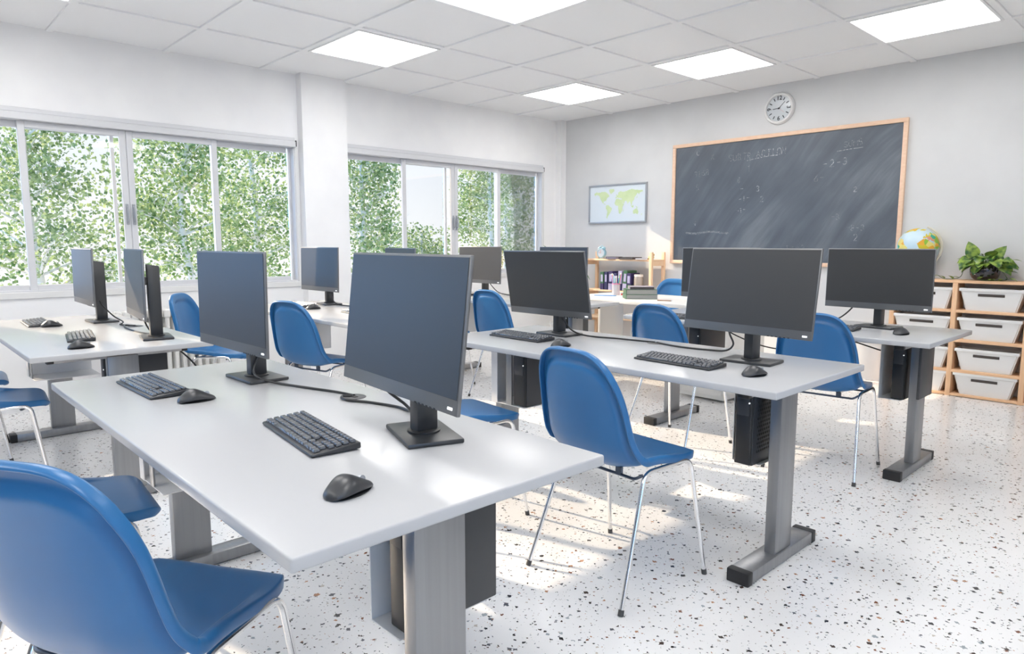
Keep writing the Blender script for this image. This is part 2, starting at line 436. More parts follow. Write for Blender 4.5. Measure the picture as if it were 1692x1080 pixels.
# ------------------------------------------------------------------ monitors
MW, MH = .561, .335
def make_monitor():
    t = thing('computer_monitor', '', 'monitor', (0, 0, T), 0, 'flat black monitors on square stands')
    bm = B(); box(bm, -.105, .105, -.07, .07, 0, .012, .004, 2)
    b = finish('stand_base', bm, M['back'], t)
    bm = B(); lathe(bm, [(.0, .011), (.041, .011), (.041, .016), (.037, .018), (0, .018)], 36); finish('swivel_disc', bm, M['black'], b)
    bm = B()
    # upright: a rectangular column, rounded at its top, leaning very slightly back
    vs = box(bm, -.02, .02, -.028, .03, .017, .372, .004, 2)
    for v in vs:
        if v.co.z > .29 and v.co.y > .0: v.co.z -= .012*(v.co.y/.03)**2
        v.co.y += .0*v.co.z
    n = finish('stand_column', bm, M['back'], t)
    bm = B(); box(bm, -.016, .016, -.066, -.026, .27, .31, .004, 1); finish('tilt_arm', bm, M['black'], n)
    # display: local origin at the bottom centre of the front face, -Y is the viewing side
    bm = B(); box(bm, -MW/2, MW/2, 0, .0095, 0, MH, .0022, 2)
    d = finish('display_housing', bm, M['bezel'], t)
    bm = B(); vs = box(bm, -.17, .17, .008, .026, .03, .25, .008, 2); finish('back_cover', bm, M['back'], d)
    bm = B(); box(bm, -MW/2+.004, MW/2-.004, -.0012, .002, .034, MH-.005, .0006, 1); finish('screen', bm, M['screen'], d)
    bm = B()
    for k in range(6): box(bm, .105+k*.0165, .1125+k*.0165, -.0008, .001, .0, .0035)
    finish('button_row', bm, M['cap'], d)
    bm = B(); box(bm, .243, .262, -.0013, .001, .0105, .0165, .0005, 1); finish('power_light', bm, M['led'], d)
    return t
MON = [  # x, y of screen bottom centre, screen yaw, tilt, zb, base yaw, label
 (-2.342, .888, .8, .8, .854, 1, 'monitor at the left of the foreground desk, its screen reflecting the windows'),
 (-1.354, .888, -5.8, 6.7, .859, -19, 'largest looking monitor, nearest the camera, at the right of the foreground desk'),
 (-2.401, 2.531, 0, -10.2, .848, -1, 'monitor tilted forward at the left of the middle desk'),
 (-1.308, 2.480, -4.6, 7.9, .865, 4, 'monitor tilted back at the right of the middle desk, before the blackboard'),
 (-1.362, 4.072, -2.2, 1.0, .852, -8, 'black monitor on the back right desk, in front of globe and cubes'),
 (-2.350, 4.10, 0, 1.0, .852, 0, 'mostly hidden monitor peeking out left behind the back-tilted one'),
 (-4.734, .938, -1.1, .8, .853, 1, 'leftmost monitor, pale screen seen edge on, on the far left desk'),
 (-3.727, .954, -6.7, .8, .853, -10, 'monitor seen edge on at the near end of the far left desk'),
 (-4.863, 2.542, 1.5, 1.4, .851, -10, 'pale reflecting monitor in front of the pier between the windows'),
 (-3.800, 2.560, -14, 1.4, .851, -8, 'monitor whose top edge shows just above the nearest monitor'),
 (-4.801, 4.117, 2.7, 2.1, .852, 0, 'brownish monitor in front of the far window, behind a blue chair'),
 (-3.768, 4.12, -4, 1.4, .852, 0, 'monitor showing only its top and right edge behind the forward-tilted one'),
]
proto = make_monitor(); mons = []
for i, (x, y, yaw, tilt, zb, byaw, label) in enumerate(MON):
    base_back = .092
    yr = R(yaw)
    bx = x - math.sin(yr)*base_back - .012; by = y + math.cos(yr)*base_back
    o = proto if i == 0 else dup(proto, label)
    o['label'] = label; o.location = (bx, by, T); o.rotation_euler = (0, 0, R(byaw))
    root = Matrix.Translation((bx, by, T)) @ Matrix.Rotation(R(byaw), 4, 'Z')
    W = Matrix.Translation((x, y, zb)) @ Matrix.Rotation(yr, 4, 'Z') @ Matrix.Rotation(R(-tilt), 4, 'X')
    L = root.inverted() @ W
    for ch in o.children:
        if ch.name.startswith('display_housing'):
            ch.location = L.to_translation(); ch.rotation_euler = L.to_euler()
        if ch.name.startswith('stand_column'):
            ch.rotation_euler = (0, 0, yr-R(byaw))
    mons.append((o, root.inverted()))

def cable(i, pts, r=.0042, name='cable'):
    o, inv = mons[i]
    bm = B(); tube(bm, [inv @ p for p in smoothpath(pts, 10)], r, 8)
    return finish(name, bm, M['cable'], o)
def G(k): return (DESKS[k][0], DESKS[k][1]+.265)
zt = T+.0045
gx, gy = G('D1')
cable(0, [(-2.33, .975, .87), (-2.33, .985, .84), (-2.32, .955, .775), (-2.27, .96, .753), (-2.2, .985, zt+.001), (-2.08, 1.02, zt), (-1.95, 1.06, zt), (gx-.02, gy, zt), (gx+.0, gy+.004, zt)])
cable(1, [(gx+.0, gy-.002, zt), (gx-.015, gy-.03, zt), (gx+.04, gy-.045, zt), (-1.75, 1.06, zt), (-1.64, 1.09, zt), (-1.56, 1.08, zt+.004), (-1.525, 1.04, .78), (-1.52, .98, .83), (-1.5, .95, .87)])
gx, gy = G('D2')
cable(2, [(-2.39, 2.62, .86), (-2.39, 2.63, .83), (-2.36, 2.64, .78), (-2.3, 2.65, .753), (-2.22, 2.67, zt), (-2.1, 2.7, zt), (gx-.06, gy-.01, zt), (gx-.005, gy, zt)])
cable(3, [(gx+.01, gy, zt), (gx+.06, gy-.02, zt), (-1.72, 2.69, zt), (-1.6, 2.7, zt), (-1.51, 2.715, zt+.004), (-1.47, 2.71, .78), (-1.46, 2.66, .83), (-1.44, 2.6, .88)])
gx, gy = G('D3')
cable(4, [(-1.5, 4.14, .88), (-1.52, 4.16, .84), (-1.6, 4.2, .775), (-1.7, 4.26, zt), (gx+.02, gy, zt)])
gx, gy = G('D4')
cable(6, [(-4.72, 1.02, .87), (-4.7, 1.03, .84), (-4.6, 1.06, .785), (-4.5, 1.085, .755), (-4.46, 1.06, zt), (gx-.03, gy-.02, zt), (gx, gy, zt)])
cable(7, [(gx, gy-.005, zt), (gx-.06, gy-.04, zt), (gx+.1, gy-.07, zt), (-4.0, 1.04, zt), (-3.88, 1.06, zt+.005), (-3.79, 1.02, .8), (-3.76, .99, .87)])
gx, gy = G('D5')
cable(8, [(-4.86, 2.61, .87), (-4.84, 2.62, .83), (-4.78, 2.62, .77), (-4.7, 2.64, zt), (-4.5, 2.68, zt), (gx, gy, zt)])
gx, gy = G('D6')
cable(10, [(-4.76, 4.21, .86), (-4.73, 4.22, .82), (-4.66, 4.24, .765), (-4.55, 4.28, zt), (gx, gy, zt)])
def loose(label, pts, r=.0042):
    bm = B(); tube(bm, smoothpath(pts, 12), r, 8)
    tag(finish('hanging_cable', bm, M['cable'], None), label, 'cable', 'cables hanging below the desks')
gx, gy = G('D3')
loose('black cable sagging under the back right desk, behind the back-tilted monitor stand', [(-2.43, gy-.1, .69), (-2.3, gy-.05, .6), (-2.1, gy, .535), (-1.95, gy, .55), (gx+.02, gy, .7)])
loose('straight black cable below the back right desk, right of the blue chair', [(gx+.04, gy, .70), (-1.6, gy, .64), (-1.2, gy-.03, .55)])
gx, gy = G('D4')
loose('black cable hanging below the far left desk in front of the radiator', [(gx+.5, gy+.02, .7), (gx+.72, gy+.03, .66), (gx+.84, gy+.05, .6), (gx+.9, gy+.05, .5)])

# ------------------------------------------------------------------ keyboards and mice
def keyrows():
    L, D = .352, .112
    rows = []
    u = .0172
    def row(y, ws, x0=.0):
        x = x0
        for w in ws:
            if w > 0: rows.append((x, y, w*u-.0026, .0148 if y < .085 else .0125))
            x += abs(w)*u
    main = 15
    row(.006, [1.25, 1.25, 1.25, 5.5, 1.25, 1.25, 1.25, -.1, 1, 1, 1, -.15, 2, 1, 1])
    row(.0235, [2.25]+[1]*10+[2.35, -.6, 1, -.55, 1, 1, 1])
    row(.041, [1.75]+[1]*11+[2.25, -2.2, 1, 1, 1])
    row(.0585, [1.5]+[1]*12+[1.5, -.1, 1, 1, -.1, 1, 1, 1])
    row(.076, [1]*13+[2, -.1, 1, 1, -.1, 1, 1, 1])
    row(.0945, [1]*13+[1.0, 1, -.1, 1, 1, -.1, 1, 1, 1])
    return rows, L, D
def zk(y): return .0085+.085*y    # the deck rises toward the back
def make_keyboard(separate):
    t = thing('computer_keyboard', '', 'keyboard', (0, 0, T), 0, 'black keyboards on the desks')
    rows, L, D = keyrows()
    bm = B(); vs = box(bm, -.181, .181, -.06, .06, 0.001, .0085, .004, 3)
    for v in vs:
        if v.co.z > .006: v.co.z += .085*(v.co.y+.06)*1.0
        else: v.co.z += .03*max(0, v.co.y+.02)
    finish('case', bm, M['kbody'], t)
    bm = B()
    for s in (-1, 1): box(bm, s*.15-.012, s*.15+.012, .045, .056, 0, .006, .001, 1)
    finish('rear_feet', bm, M['cap'], t)
    xm = 20.3*.0172/2
    cache = {}
    def cap(bm, w, h):
        vs = box(bm, -w/2, w/2, -h/2, h/2, 0, .0068, .0012, 1)
        for v in vs:
            if v.co.z > .004: v.co.x *= 1-.0022/w; v.co.y *= 1-.0022/h
    allb = None if separate else B()
    for (x, y, w, h) in rows:
        cx, cy = x+w/2-xm+.0013, y+h/2-.056
        z = zk(y+h/2)+.0006
        if separate:
            kx = (round(w, 4), h)
            if kx not in cache:
                bm = B(); cap(bm, w, h); o = finish('key', bm, M['key'], t); cache[kx] = o
            else:
                o = cache[kx].copy(); C.objects.link(o); o.parent = t
            o.location = (cx, cy, z); o.rotation_euler = (.085, 0, 0)
        else:
            n0 = len(allb.verts); cap(allb, w, h); allb.verts.ensure_lookup_table()
            for v in allb.verts[n0:]: v.co += Vector((cx, cy, z+.085*0))
    if not separate: finish('keys', allb, M['key'], t)
    return t
k1 = make_keyboard(True); k2 = make_keyboard(False)
KB = [(k1, -1.545, .766, -7, 'keyboard in front of the nearest monitor, pointing at the camera side'),
      (k1, -2.42, .655, 1, 'keyboard at the far left of the foreground desk'),
      (k1, -2.455, 2.385, -1.5, 'keyboard at the left of the middle desk, under the forward-tilted monitor'),
      (k1, -1.50, 2.335, -3, 'keyboard at the right of the middle desk beside a mouse'),
      (k2, -1.575, 3.92, 0, 'keyboard half hidden behind a blue chair on the back right desk'),
      (k2, -2.49, 3.78, 0, 'keyboard end showing beside the back-tilted monitor edge'),
      (k2, -4.86, .712, -2, 'keyboard at the window end of the far left desk'),
      (k2, -4.0, .765, -9, 'keyboard at the near end of the far left desk'),
      (k2, -4.93, 2.40, 0, 'keyboard end showing behind the blue chair beside the pier'),
      (k2, -4.07, 2.44, 0, 'keyboard mostly hidden by the nearest monitor, on the desk beside the pier'),
      (k2, -4.96, 4.03, 0, 'keyboard end showing past the right edge of the nearest monitor')]
used = set()
for p, x, y, a, lab in KB:
    if p.name not in used: o = p; used.add(p.name)
    else: o = dup(p, lab)
    o['label'] = lab; o.location = (x, y, T); o.rotation_euler = (0, 0, R(a))

def make_mouse():
    t = thing('computer_mouse', '', 'mouse', (0, 0, T), 0, 'black computer mice on the desks')
    # sculpted shell: local +Y is the front; the thumb side (-X) flares out
    bm = B(); NU, NV = 18, 9; rows = []
    for i in range(NU+1):
        s = i/NU; y = -.062+.124*s
        e = max(0., 1-(2*s-1)**2)
        wr = .036*e**.38*(1+.12*math.cos(s*math.pi)); wl = .036*e**.38*(1+.1*math.cos(s*math.pi))+.011*math.exp(-((s-.52)/.2)**2)
        h = .036*e**.42*(.5+.68*math.exp(-((s-.38)/.36)**2))
        row = []
        for j in range(NV+1):
            a = math.pi*j/NV; cx = math.cos(a); sx = math.sin(a)**.75 if 0 < j < NV else 0
            x = cx*wr if cx > 0 else cx*wl
            z = .0015+h*sx
            if cx < -.55: z *= .86
            row.append(bm.verts.new((x, y, z)))
        rows.append(row)
    for a, b in zip(rows, rows[1:]):
        for j in range(NV): bm.faces.new((a[j], a[j+1], b[j+1], b[j]))
        bm.faces.new((a[0], b[0], b[NV], a[NV]))
    bmesh.ops.remove_doubles(bm, verts=bm.verts, dist=.0004)
    s = finish('shell', bm, M['mouse'], t, angle=70); t.scale = (.92, .92, .92)
    sb = s.modifiers.new('smooth', 'SUBSURF'); sb.levels = 1; sb.render_levels = 1
    bm = B(); cyl(bm, (.004, .03, .0215), .0095, .007, 20, axis='X'); finish('scroll_wheel', bm, M['silver'], t)
    bm = B(); box(bm, .0035, .0045, .03, .05, .006, .013); finish('button_gap', bm, M['cap'], t)
    bm = B(); lathe(bm, [(0, 0), (.03, 0), (.032, .0025), (0, .003)], 24, mtx=Matrix.Diagonal((1.05, 1.75, 1, 1))); finish('base_plate', bm, M['rubber'], t)
    return t
m0 = make_mouse()
MS = [(-1.131, .64, 14, 'mouse at the near right corner of the foreground desk'),
      (-2.135, .70, -4, 'mouse beside the keyboard at the left of the foreground desk'),
      (-2.119, 2.317, -5, 'mouse on the middle desk under the forward-tilted monitor, behind a chair back'),
      (-1.164, 2.313, -12, 'mouse near the right end of the middle desk'),
      (-1.179, 3.935, -10, 'mouse on the right end of the back right desk'),
      (-4.656, .755, 0, 'mouse beside the keyboard at the window end of the far left desk'),
      (-3.592, .689, 0, 'mouse at the near end of the far left desk'),
      (-4.60, 2.356, 0, 'mouse on the desk in front of the pier, before a pale monitor')]
for i, (x, y, a, lab) in enumerate(MS):
    o = m0 if i == 0 else dup(m0, lab)
    o['label'] = lab; o.location = (x, y, T); o.rotation_euler = (0, 0, R(a))

# ------------------------------------------------------------------ chairs
PROF = [(.25, .426), (.243, .445), (.21, .4585), (.10, .457), (.02, .449), (-.06, .443), (-.115, .447), (-.158, .470), (-.186, .52), (-.204, .585), (-.221, .665), (-.238, .745), (-.252, .81), (-.262, .856)]
def make_chair():
    t = thing('blue_chair', '', 'chair', (0, 0, 0), 0, 'blue plastic shell chairs on chrome legs')
    P = smoothpath([(0, y, z) for y, z in PROF], 8)
    cum = [0]
    for a, b in zip(P, P[1:]): cum.append(cum[-1]+(b-a).length)
    tot = cum[-1]
    def at(s):
        d = max(0, min(1, s))*tot
        for i in range(len(P)-1):
            if cum[i+1] >= d: break
        f = (d-cum[i])/(cum[i+1]-cum[i]); p = P[i].lerp(P[i+1], f)
        tg = (P[min(i+2, len(P)-1)]-P[max(i-1, 0)]).normalized()
        return p, Vector((0, tg.z, -tg.y)) if False else Vector((1, 0, 0)).cross(tg)*-1
    NU, NV = 36, 64
    bm = B(); grid = []; norm = {}
    ss = lambda a, b, x: (lambda q: q*q*(3-2*q))(max(0, min(1, (x-a)/(b-a))))
    for j in range(NV+1):
        row = []
        for i in range(NU+1):
            u, v = 2*i/NU-1, 2*j/NV-1
            u = math.copysign(1-(1-abs(u))**1.35, u); v = math.copysign(1-(1-abs(v))**1.2, v)
            cx, cy = u*math.sqrt(max(0, 1-v*v/2)), v*math.sqrt(max(0, 1-u*u/2))
            q = math.hypot(cx, cy)
            if q > 1e-6:
                th = (abs(cx/q), abs(cy/q))
                n = 3.5 if cy > 0 else 5.5
                n = 5+(n-5)*ss(0, .7, abs(cy))
                rho = (th[0]**n+th[1]**n)**(-1/n)
                x, s = cx*rho, cy*rho
            else: x, s = 0, 0
            S = (s+1)/2
            p, N = at(S)
            if N.z < 0 and S < .4: N = -N
            bendz = math.exp(-((S-.42)/.13)**2)
            back = ss(.42, .56, S)
            hw = .192+.020*math.exp(-((S-.47)/.16)**2)
            bowl = (.010*ss(.05, .3, S)+.030*bendz+.022*back*(1-.4*ss(.8, 1, S)))*abs(x)**2.6
            rim = .016*ss(.87, .935, q)*(ss(.12, .34, S))
            lip = .006*ss(.93, 1., q)
            vv = bm.verts.new(p+Vector((x*(hw+lip), 0, 0))+N*(bowl+rim)); norm[vv] = N; row.append(vv)
        grid.append(row)
    for a, b in zip(grid, grid[1:]):
        for i in range(NU): bm.faces.new((a[i], a[i+1], b[i+1], b[i]))
    # rolled edge all round the shell
    loop = [(grid[0][i], grid[2][i]) for i in range(NU)]+[(grid[j][NU], grid[j][NU-2]) for j in range(NV)]+[(grid[NV][i], grid[NV-2][i]) for i in range(NU, 0, -1)]+[(grid[j][0], grid[j][2]) for j in range(NV, 0, -1)]
    outs = []
    for e, inn in loop:
        N = norm[e]; o_ = e.co-inn.co; o_ -= N*o_.dot(N); outs.append(o_.normalized())
    outs = [(outs[k-1]+outs[k]*2+outs[(k+1) % len(outs)]).normalized() for k in range(len(outs))]
    prev = [e for e, _ in loop]
    for do, dn in ((.005, .003), (.008, .010), (.007, .019), (.003, .026)):
        ring_ = [bm.verts.new(e.co+outs[k]*do-norm[e]*dn) for k, (e, _) in enumerate(loop)]
        for k in range(len(loop)):
            k2 = (k+1) % len(loop); bm.faces.new((prev[k], prev[k2], ring_[k2], ring_[k]))
        prev = ring_
    sh = finish('seat_shell', bm, M['chair'], t, angle=80)
    so = sh.modifiers.new('thickness', 'SOLIDIFY'); so.thickness = .007; so.offset = 0
    sb = sh.modifiers.new('smooth', 'SUBSURF'); sb.levels = 1; sb.render_levels = 1
    for s in (-1, 1):
        top_r, top_f, mid = (s*.193, -.075, .441), (s*.2, .168, .444), (s*.1965, .045, .4425)
        for foot, top in (((s*.232, -.23, .0), top_r), ((s*.234, .23, .0), top_f)):
            pth = bend([foot, top, mid], .04)
            a = Vector(pth[0]); b = Vector(pth[1]); pth[0] = a+(b-a).normalized()*.012
            bm = B(); tube(bm, pth, .0082, 12); lg = finish('leg', bm, M['chrome'], t, angle=60)
            d = (b-a).normalized()
            bm = B(); tube(bm, [a, a+d*.02], .0098, 12); finish('foot_cap', bm, M['foot'], lg)
    for y, z in ((-.1, .422), (.13, .425)):
        bm = B(); tube(bm, bend([(-.19, y+.02, z+.012), (-.17, y, z-.003), (.17, y, z-.003), (.19, y+.02, z+.012)], .012), .0055, 8)
        for s in (-.1, .1): box(bm, s-.012, s+.012, y-.006, y+.006, z, z+.024)
        finish('crossbar', bm, M['dark_bar'], t)
    return t
ch = make_chair()
CH = [(-1.505, 1.955, -4, 'blue chair in the centre foreground, seen from behind at the middle desk'),
      (-1.468, .358, 32.3, 'largest blue chair, cut off at the lower left corner'),
      (-2.279, .34, -5, 'blue chair whose seat shows behind the largest chair at lower left'),
      (-2.353, 1.873, -5, 'blue chair whose seat front shows right of the nearest monitor'),
      (-1.478, 3.735, 5, 'blue chair at the right, behind the end of the middle desk'),
      (-2.29, 3.562, -5, 'blue chair back showing between the two monitors of the middle desk'),
      (-4.124, .374, -5, 'blue chair seat on chrome legs at the left edge, before the far left desk'),
      (-4.872, .302, -5, 'sliver of a blue seat at the left edge, nearest the windows'),
      (-4.93, 1.775, -43, 'blue chair seen side on in front of the white radiator'),
      (-4.05, 2.10, 15, 'blue chair between the two foreground monitors, before the pier desk'),
      (-3.91, 3.67, 1, 'blue chair back between the nearest and the forward-tilted monitor'),
      (-4.72, 3.56, -3, 'chair of which only one chrome leg shows right of the nearest monitor')]
for i, (x, y, a, lab) in enumerate(CH):
    o = ch if i == 0 else dup(ch, lab)
    o['label'] = lab; o.location = (x, y, 0); o.rotation_euler = (0, 0, R(a))
o = dup(ch, 'blue chair behind the teacher desk, facing the class', (-3.83, 5.62, 0), R(183))

# ------------------------------------------------------------------ back wall: blackboard, map, clock
def boardmat():
    m = mat('blackboard slate', lin(62, 68, 76), .38, spec=.5)
    n, l, p = nodes(m)
    tc = n.new('ShaderNodeTexCoord')
    dis = n.new('ShaderNodeTexNoise'); dis.inputs['Scale'].default_value = 1.1; dis.inputs['Detail'].default_value = 1
    l.new(tc.outputs['Object'], dis.inputs['Vector'])
    mixv = n.new('ShaderNodeMix'); mixv.data_type = 'VECTOR'; mixv.inputs['Factor'].default_value = .25
    l.new(tc.outputs['Object'], mixv.inputs['A']); l.new(dis.outputs['Color'], mixv.inputs['B'])
    mp = n.new('ShaderNodeMapping'); mp.vector_type = 'TEXTURE'
    mp.inputs['Rotation'].default_value = (0, R(-52), 0); mp.inputs['Scale'].default_value = (1.1, 1, .14)
    l.new(mixv.outputs['Result'], mp.inputs['Vector'])
    a = n.new('ShaderNodeTexNoise'); a.inputs['Scale'].default_value = 1.6; a.inputs['Detail'].default_value = 5; a.inputs['Roughness'].default_value = .62
    l.new(mp.outputs['Vector'], a.inputs['Vector'])
    b = n.new('ShaderNodeTexNoise'); b.inputs['Scale'].default_value = 1.7; b.inputs['Detail'].default_value = 2
    l.new(tc.outputs['Object'], b.inputs['Vector'])
    mu = n.new('ShaderNodeMath'); mu.operation = 'MULTIPLY'; l.new(a.outputs['Fac'], mu.inputs[0]); l.new(b.outputs['Fac'], mu.inputs[1])
    r = ramp(n, [(.16, lin(80, 88, 98)), (.28, lin(92, 100, 110)), (.44, lin(114, 122, 130))])
    l.new(mu.outputs[0], r.inputs['Fac']); l.new(r.outputs['Color'], p.inputs['Base Color'])
    return m
M['slate'] = boardmat()
def chalk(name, a):
    m = bpy.data.materials.new(name); m.use_nodes = True
    n, l = m.node_tree.nodes, m.node_tree.links; p = n['Principled BSDF']
    p.inputs['Base Color'].default_value = lin(205, 210, 214); p.inputs['Roughness'].default_value = .9
    tc = n.new('ShaderNodeTexCoord'); t = n.new('ShaderNodeTexNoise'); t.inputs['Scale'].default_value = 60
    l.new(tc.outputs['Object'], t.inputs['Vector'])
    r = ramp(n, [(.35, (0, 0, 0, 1)), (.75, (a, a, a, 1))]); l.new(t.outputs['Fac'], r.inputs['Fac']); l.new(r.outputs['Color'], p.inputs['Alpha'])
    return m
M['chalk'] = chalk('chalk', 1.); M['faint'] = chalk('faded chalk', .42)
BX0, BX1, BZ0, BZ1 = -4.285, -1.989, 1.0, 2.262
bt = thing('blackboard', 'large blackboard in a pale wood frame with smeared chalk writing', 'blackboard', ((BX0+BX1)/2, BY, (BZ0+BZ1)/2))
hw, hh = (BX1-BX0)/2, (BZ1-BZ0)/2
bm = B(); box(bm, -hw+.02, hw-.02, -.018, -.001, -hh+.02, hh-.02); finish('writing_surface', bm, M['slate'], bt, smooth=False)
for nm, a in (('frame_rail', (-hw, hw, -.034, -.001, hh-.036, hh)), ('frame_rail', (-hw, hw, -.034, -.001, -hh, -hh+.036)), ('frame_stile', (-hw, -hw+.036, -.0335, -.001, -hh+.036, hh-.036)), ('frame_stile', (hw-.036, hw, -.0335, -.001, -hh+.036, hh-.036))):
    part_box(nm, M['board_frame'], bt, *a, .003)
def arc(cx, cy, rx, ry, a0, a1, n=8): return [(cx+rx*math.cos(R(a0+(a1-a0)*k/n)), cy+ry*math.sin(R(a0+(a1-a0)*k/n))) for k in range(n+1)]
GL = {'A': [[(0, 0), (.45, 1), (.9, 0)], [(.2, .38), (.7, .38)]], 'C': [arc(.5, .5, .45, .5, 50, 310)], 'T': [[(0, 1), (1, 1)], [(.5, 1), (.5, 0)]],
      'I': [[(.3, 1), (.3, 0)]], 'O': [arc(.5, .5, .42, .5, 90, 450, 12)], 'N': [[(0, 0), (.05, 1), (.75, 0), (.85, 1)]],
      'S': [arc(.45, .74, .38, .26, 40, 270)+arc(.45, .25, .4, .25, 90, -140)], 'U': [[(0, 1), (0, .3)]+arc(.4, .3, .4, .3, 180, 360)+[(.8, 1)]],
      'B': [[(0, 0), (0, 1)]+arc(.1, .75, .5, .25, 90, -90)+arc(.1, .25, .6, .25, 90, -90)+[(0, 0)]], 'R': [[(0, 0), (0, 1)]+arc(.1, .72, .55, .28, 90, -90)+[(.1, .44), (.75, 0)]],
      'M': [[(0, 0), (.1, 1), (.5, .3), (.9, 1), (1, 0)]], '-': [[(.1, .5), (.9, .5)]], '1': [[(.2, .8), (.45, 1), (.45, 0)]],
      '2': [arc(.45, .7, .36, .3, 160, -30)+[(.05, 0), (.9, .02)]], '3': [arc(.4, .75, .35, .25, 150, -90)+arc(.4, .25, .42, .25, 90, -150)],
      '5': [[(.8, 1), (.2, 1), (.15, .55)]+arc(.4, .3, .4, .3, 110, -140)], '8': [arc(.45, .74, .3, .25, -90, 270, 12)+arc(.45, .25, .38, .25, 90, 450, 12)],
      '6': [[(.7, 1)]+arc(.45, .3, .38, .3, 150, 510, 12)], '4': [[(.6, 0), (.6, 1), (0, .35), (.9, .35)]], 'X': [[(0, 0), (.8, 1)], [(0, 1), (.8, 0)]], '=': [[(.1, .65), (.9, .65)], [(.1, .35), (.9, .35)]], '7': [[(0, 1), (.8, 1), (.3, 0)]]}
rng = random.Random(4)
def ribbon(bm, pts, w, y):
    P = [Vector((a, 0, b)) for a, b in pts]
    vs = []
    for i, p in enumerate(P):
        t = (P[min(i+1, len(P)-1)]-P[max(i-1, 0)]); t.normalize(); nrm = Vector((-t.z, 0, t.x))*w/2
        vs.append((bm.verts.new(p+nrm+Vector((0, y, 0))), bm.verts.new(p-nrm+Vector((0, y, 0)))))
    for a, b in zip(vs, vs[1:]): bm.faces.new((a[0], a[1], b[1], b[0]))
def write(m, txt, fx, fz, h, w=.006, slope=0., adv=1.15):
    bm = B()
    x, z = -hw+fx*2*hw, hh-fz*2*hh
    for c in txt:
        for st in GL.get(c, []):
            ribbon(bm, [(x+a*h*.72+rng.uniform(-.003, .003), z+b*h+rng.uniform(-.003, .003)) for a, b in st], w, -.0187)
        x += h*.72*adv; z += slope*h
    finish('chalk_mark', bm, m, bt, smooth=False)
def underline(m, pts, w, y=-.0187):
    bm = B(); ribbon(bm, pts, w, y); finish('chalk_line', bm, m, bt, smooth=False)
K, F = M['chalk'], M['faint']
write(K, 'ACTION', .415, .165, .062, .006, .03); x0, z0 = -hw+.37*2*hw, hh-.185*2*hh
underline(K, [(x0+.32*k/8, z0+.028*math.sin(k/8*1.6)) for k in range(9)], .006)
x0, z0 = -hw+.75*2*hw, hh-.178*2*hh; underline(K, [(x0, z0), (x0+.11, z0+.01), (x0+.22, z0+.015)], .005)
write(K, '-2-3', .70, .285, .06, .006, .08, 1.3); write(K, '-', .345, .42, .05); write(K, '-1-', .34, .50, .05, .006, .1); write(K, '2', .44, .505, .05); write(K, '3', .42, .425, .05)
write(K, '-1-', .33, .59, .045, .006, .12); write(K, '2', .82, .47, .045); write(K, '2', .83, .81, .055); write(K, 'C', .125, .105, .05); write(K, '4', .12, .68, .04)
write(F, 'SUBTR', .285, .178, .062, .007, .03); write(F, 'SUMS', .775, .155, .05, .006, .08); write(F, '3168', .115, .28, .055, .006, .1); write(F, '5', .125, .39, .06); write(F, 'X', .20, .15, .05)
write(F, '1', .375, .27, .06); write(F, '8', .33, .35, .05); write(F, '6-', .665, .38, .06); write(F, '-3', .74, .66, .05); write(F, '-8-3', .80, .74, .05); write(F, '14=3', .56, .89, .06)
x0, z0 = -hw+.08*2*hw, hh-.74*2*hh; underline(F, [(x0+.5*k/8, z0-.01*math.sin(k)) for k in range(9)], .02, -.0186)

# continents, lon/lat outlines shared by the wall map and the globe
CONT = [[(-168, 65), (-155, 71), (-125, 70), (-95, 73), (-80, 70), (-62, 58), (-55, 50), (-67, 45), (-75, 37), (-81, 28), (-84, 30), (-97, 26), (-97, 18), (-88, 16), (-83, 9), (-79, 8), (-92, 14), (-106, 22), (-115, 31), (-124, 42), (-130, 54), (-150, 60), (-165, 55)],
        [(-55, 82), (-22, 82), (-20, 72), (-43, 60), (-52, 66), (-60, 76)],
        [(-78, 10), (-62, 10), (-50, 0), (-35, -6), (-39, -16), (-48, -27), (-58, -37), (-66, -45), (-69, -54), (-75, -48), (-71, -30), (-71, -18), (-80, -5)],
        [(-17, 15), (-10, 30), (-5, 36), (10, 37), (22, 32), (33, 31), (43, 12), (51, 11), (40, -4), (40, -16), (33, -27), (25, -34), (18, -34), (12, -18), (9, 3), (-7, 5)],
        [(-9, 37), (-9, 44), (-1, 46), (-4, 49), (8, 54), (9, 58), (6, 62), (20, 70), (40, 67), (68, 69), (80, 73), (105, 77), (130, 72), (160, 70), (180, 68), (178, 62), (160, 60), (156, 52), (142, 58), (138, 52), (130, 42), (121, 38), (122, 30), (110, 20), (107, 10), (104, 2), (98, 10), (92, 22), (80, 15), (77, 8), (72, 20), (60, 25), (52, 16), (44, 13), (35, 29), (36, 36), (27, 37), (22, 38), (13, 45), (18, 40), (12, 38), (3, 43)],
        [(-5, 50), (2, 51), (-2, 58), (-6, 57)], [(114, -22), (122, -17), (131, -12), (137, -12), (142, -11), (153, -27), (147, -38), (135, -34), (118, -35)],
        [(96, 5), (104, -4), (114, -8), (118, -3), (118, 5), (110, 1), (104, 0)], [(132, -1), (150, -8), (141, -9)], [(130, 32), (140, 36), (145, 44), (141, 42), (136, 34)], [(44, -16), (50, -16), (46, -25)], [(173, -36), (178, -38), (168, -46)]]
def inside(poly, x, y):
    c = False
    for (x0, y0), (x1, y1) in zip(poly, poly[1:]+poly[:1]):
        if (y0 > y) != (y1 > y) and x < (x1-x0)*(y-y0)/(y1-y0)+x0: c = not c
    return c
mp = thing('framed_world_map', 'silver framed world map with pale green continents on the back wall', 'map', ((-5.466-4.622)/2, BY, 1.677))
part_box('sheet', M['map_sheet'], mp, -.41, .41, -.012, -.001, -.216, .216)
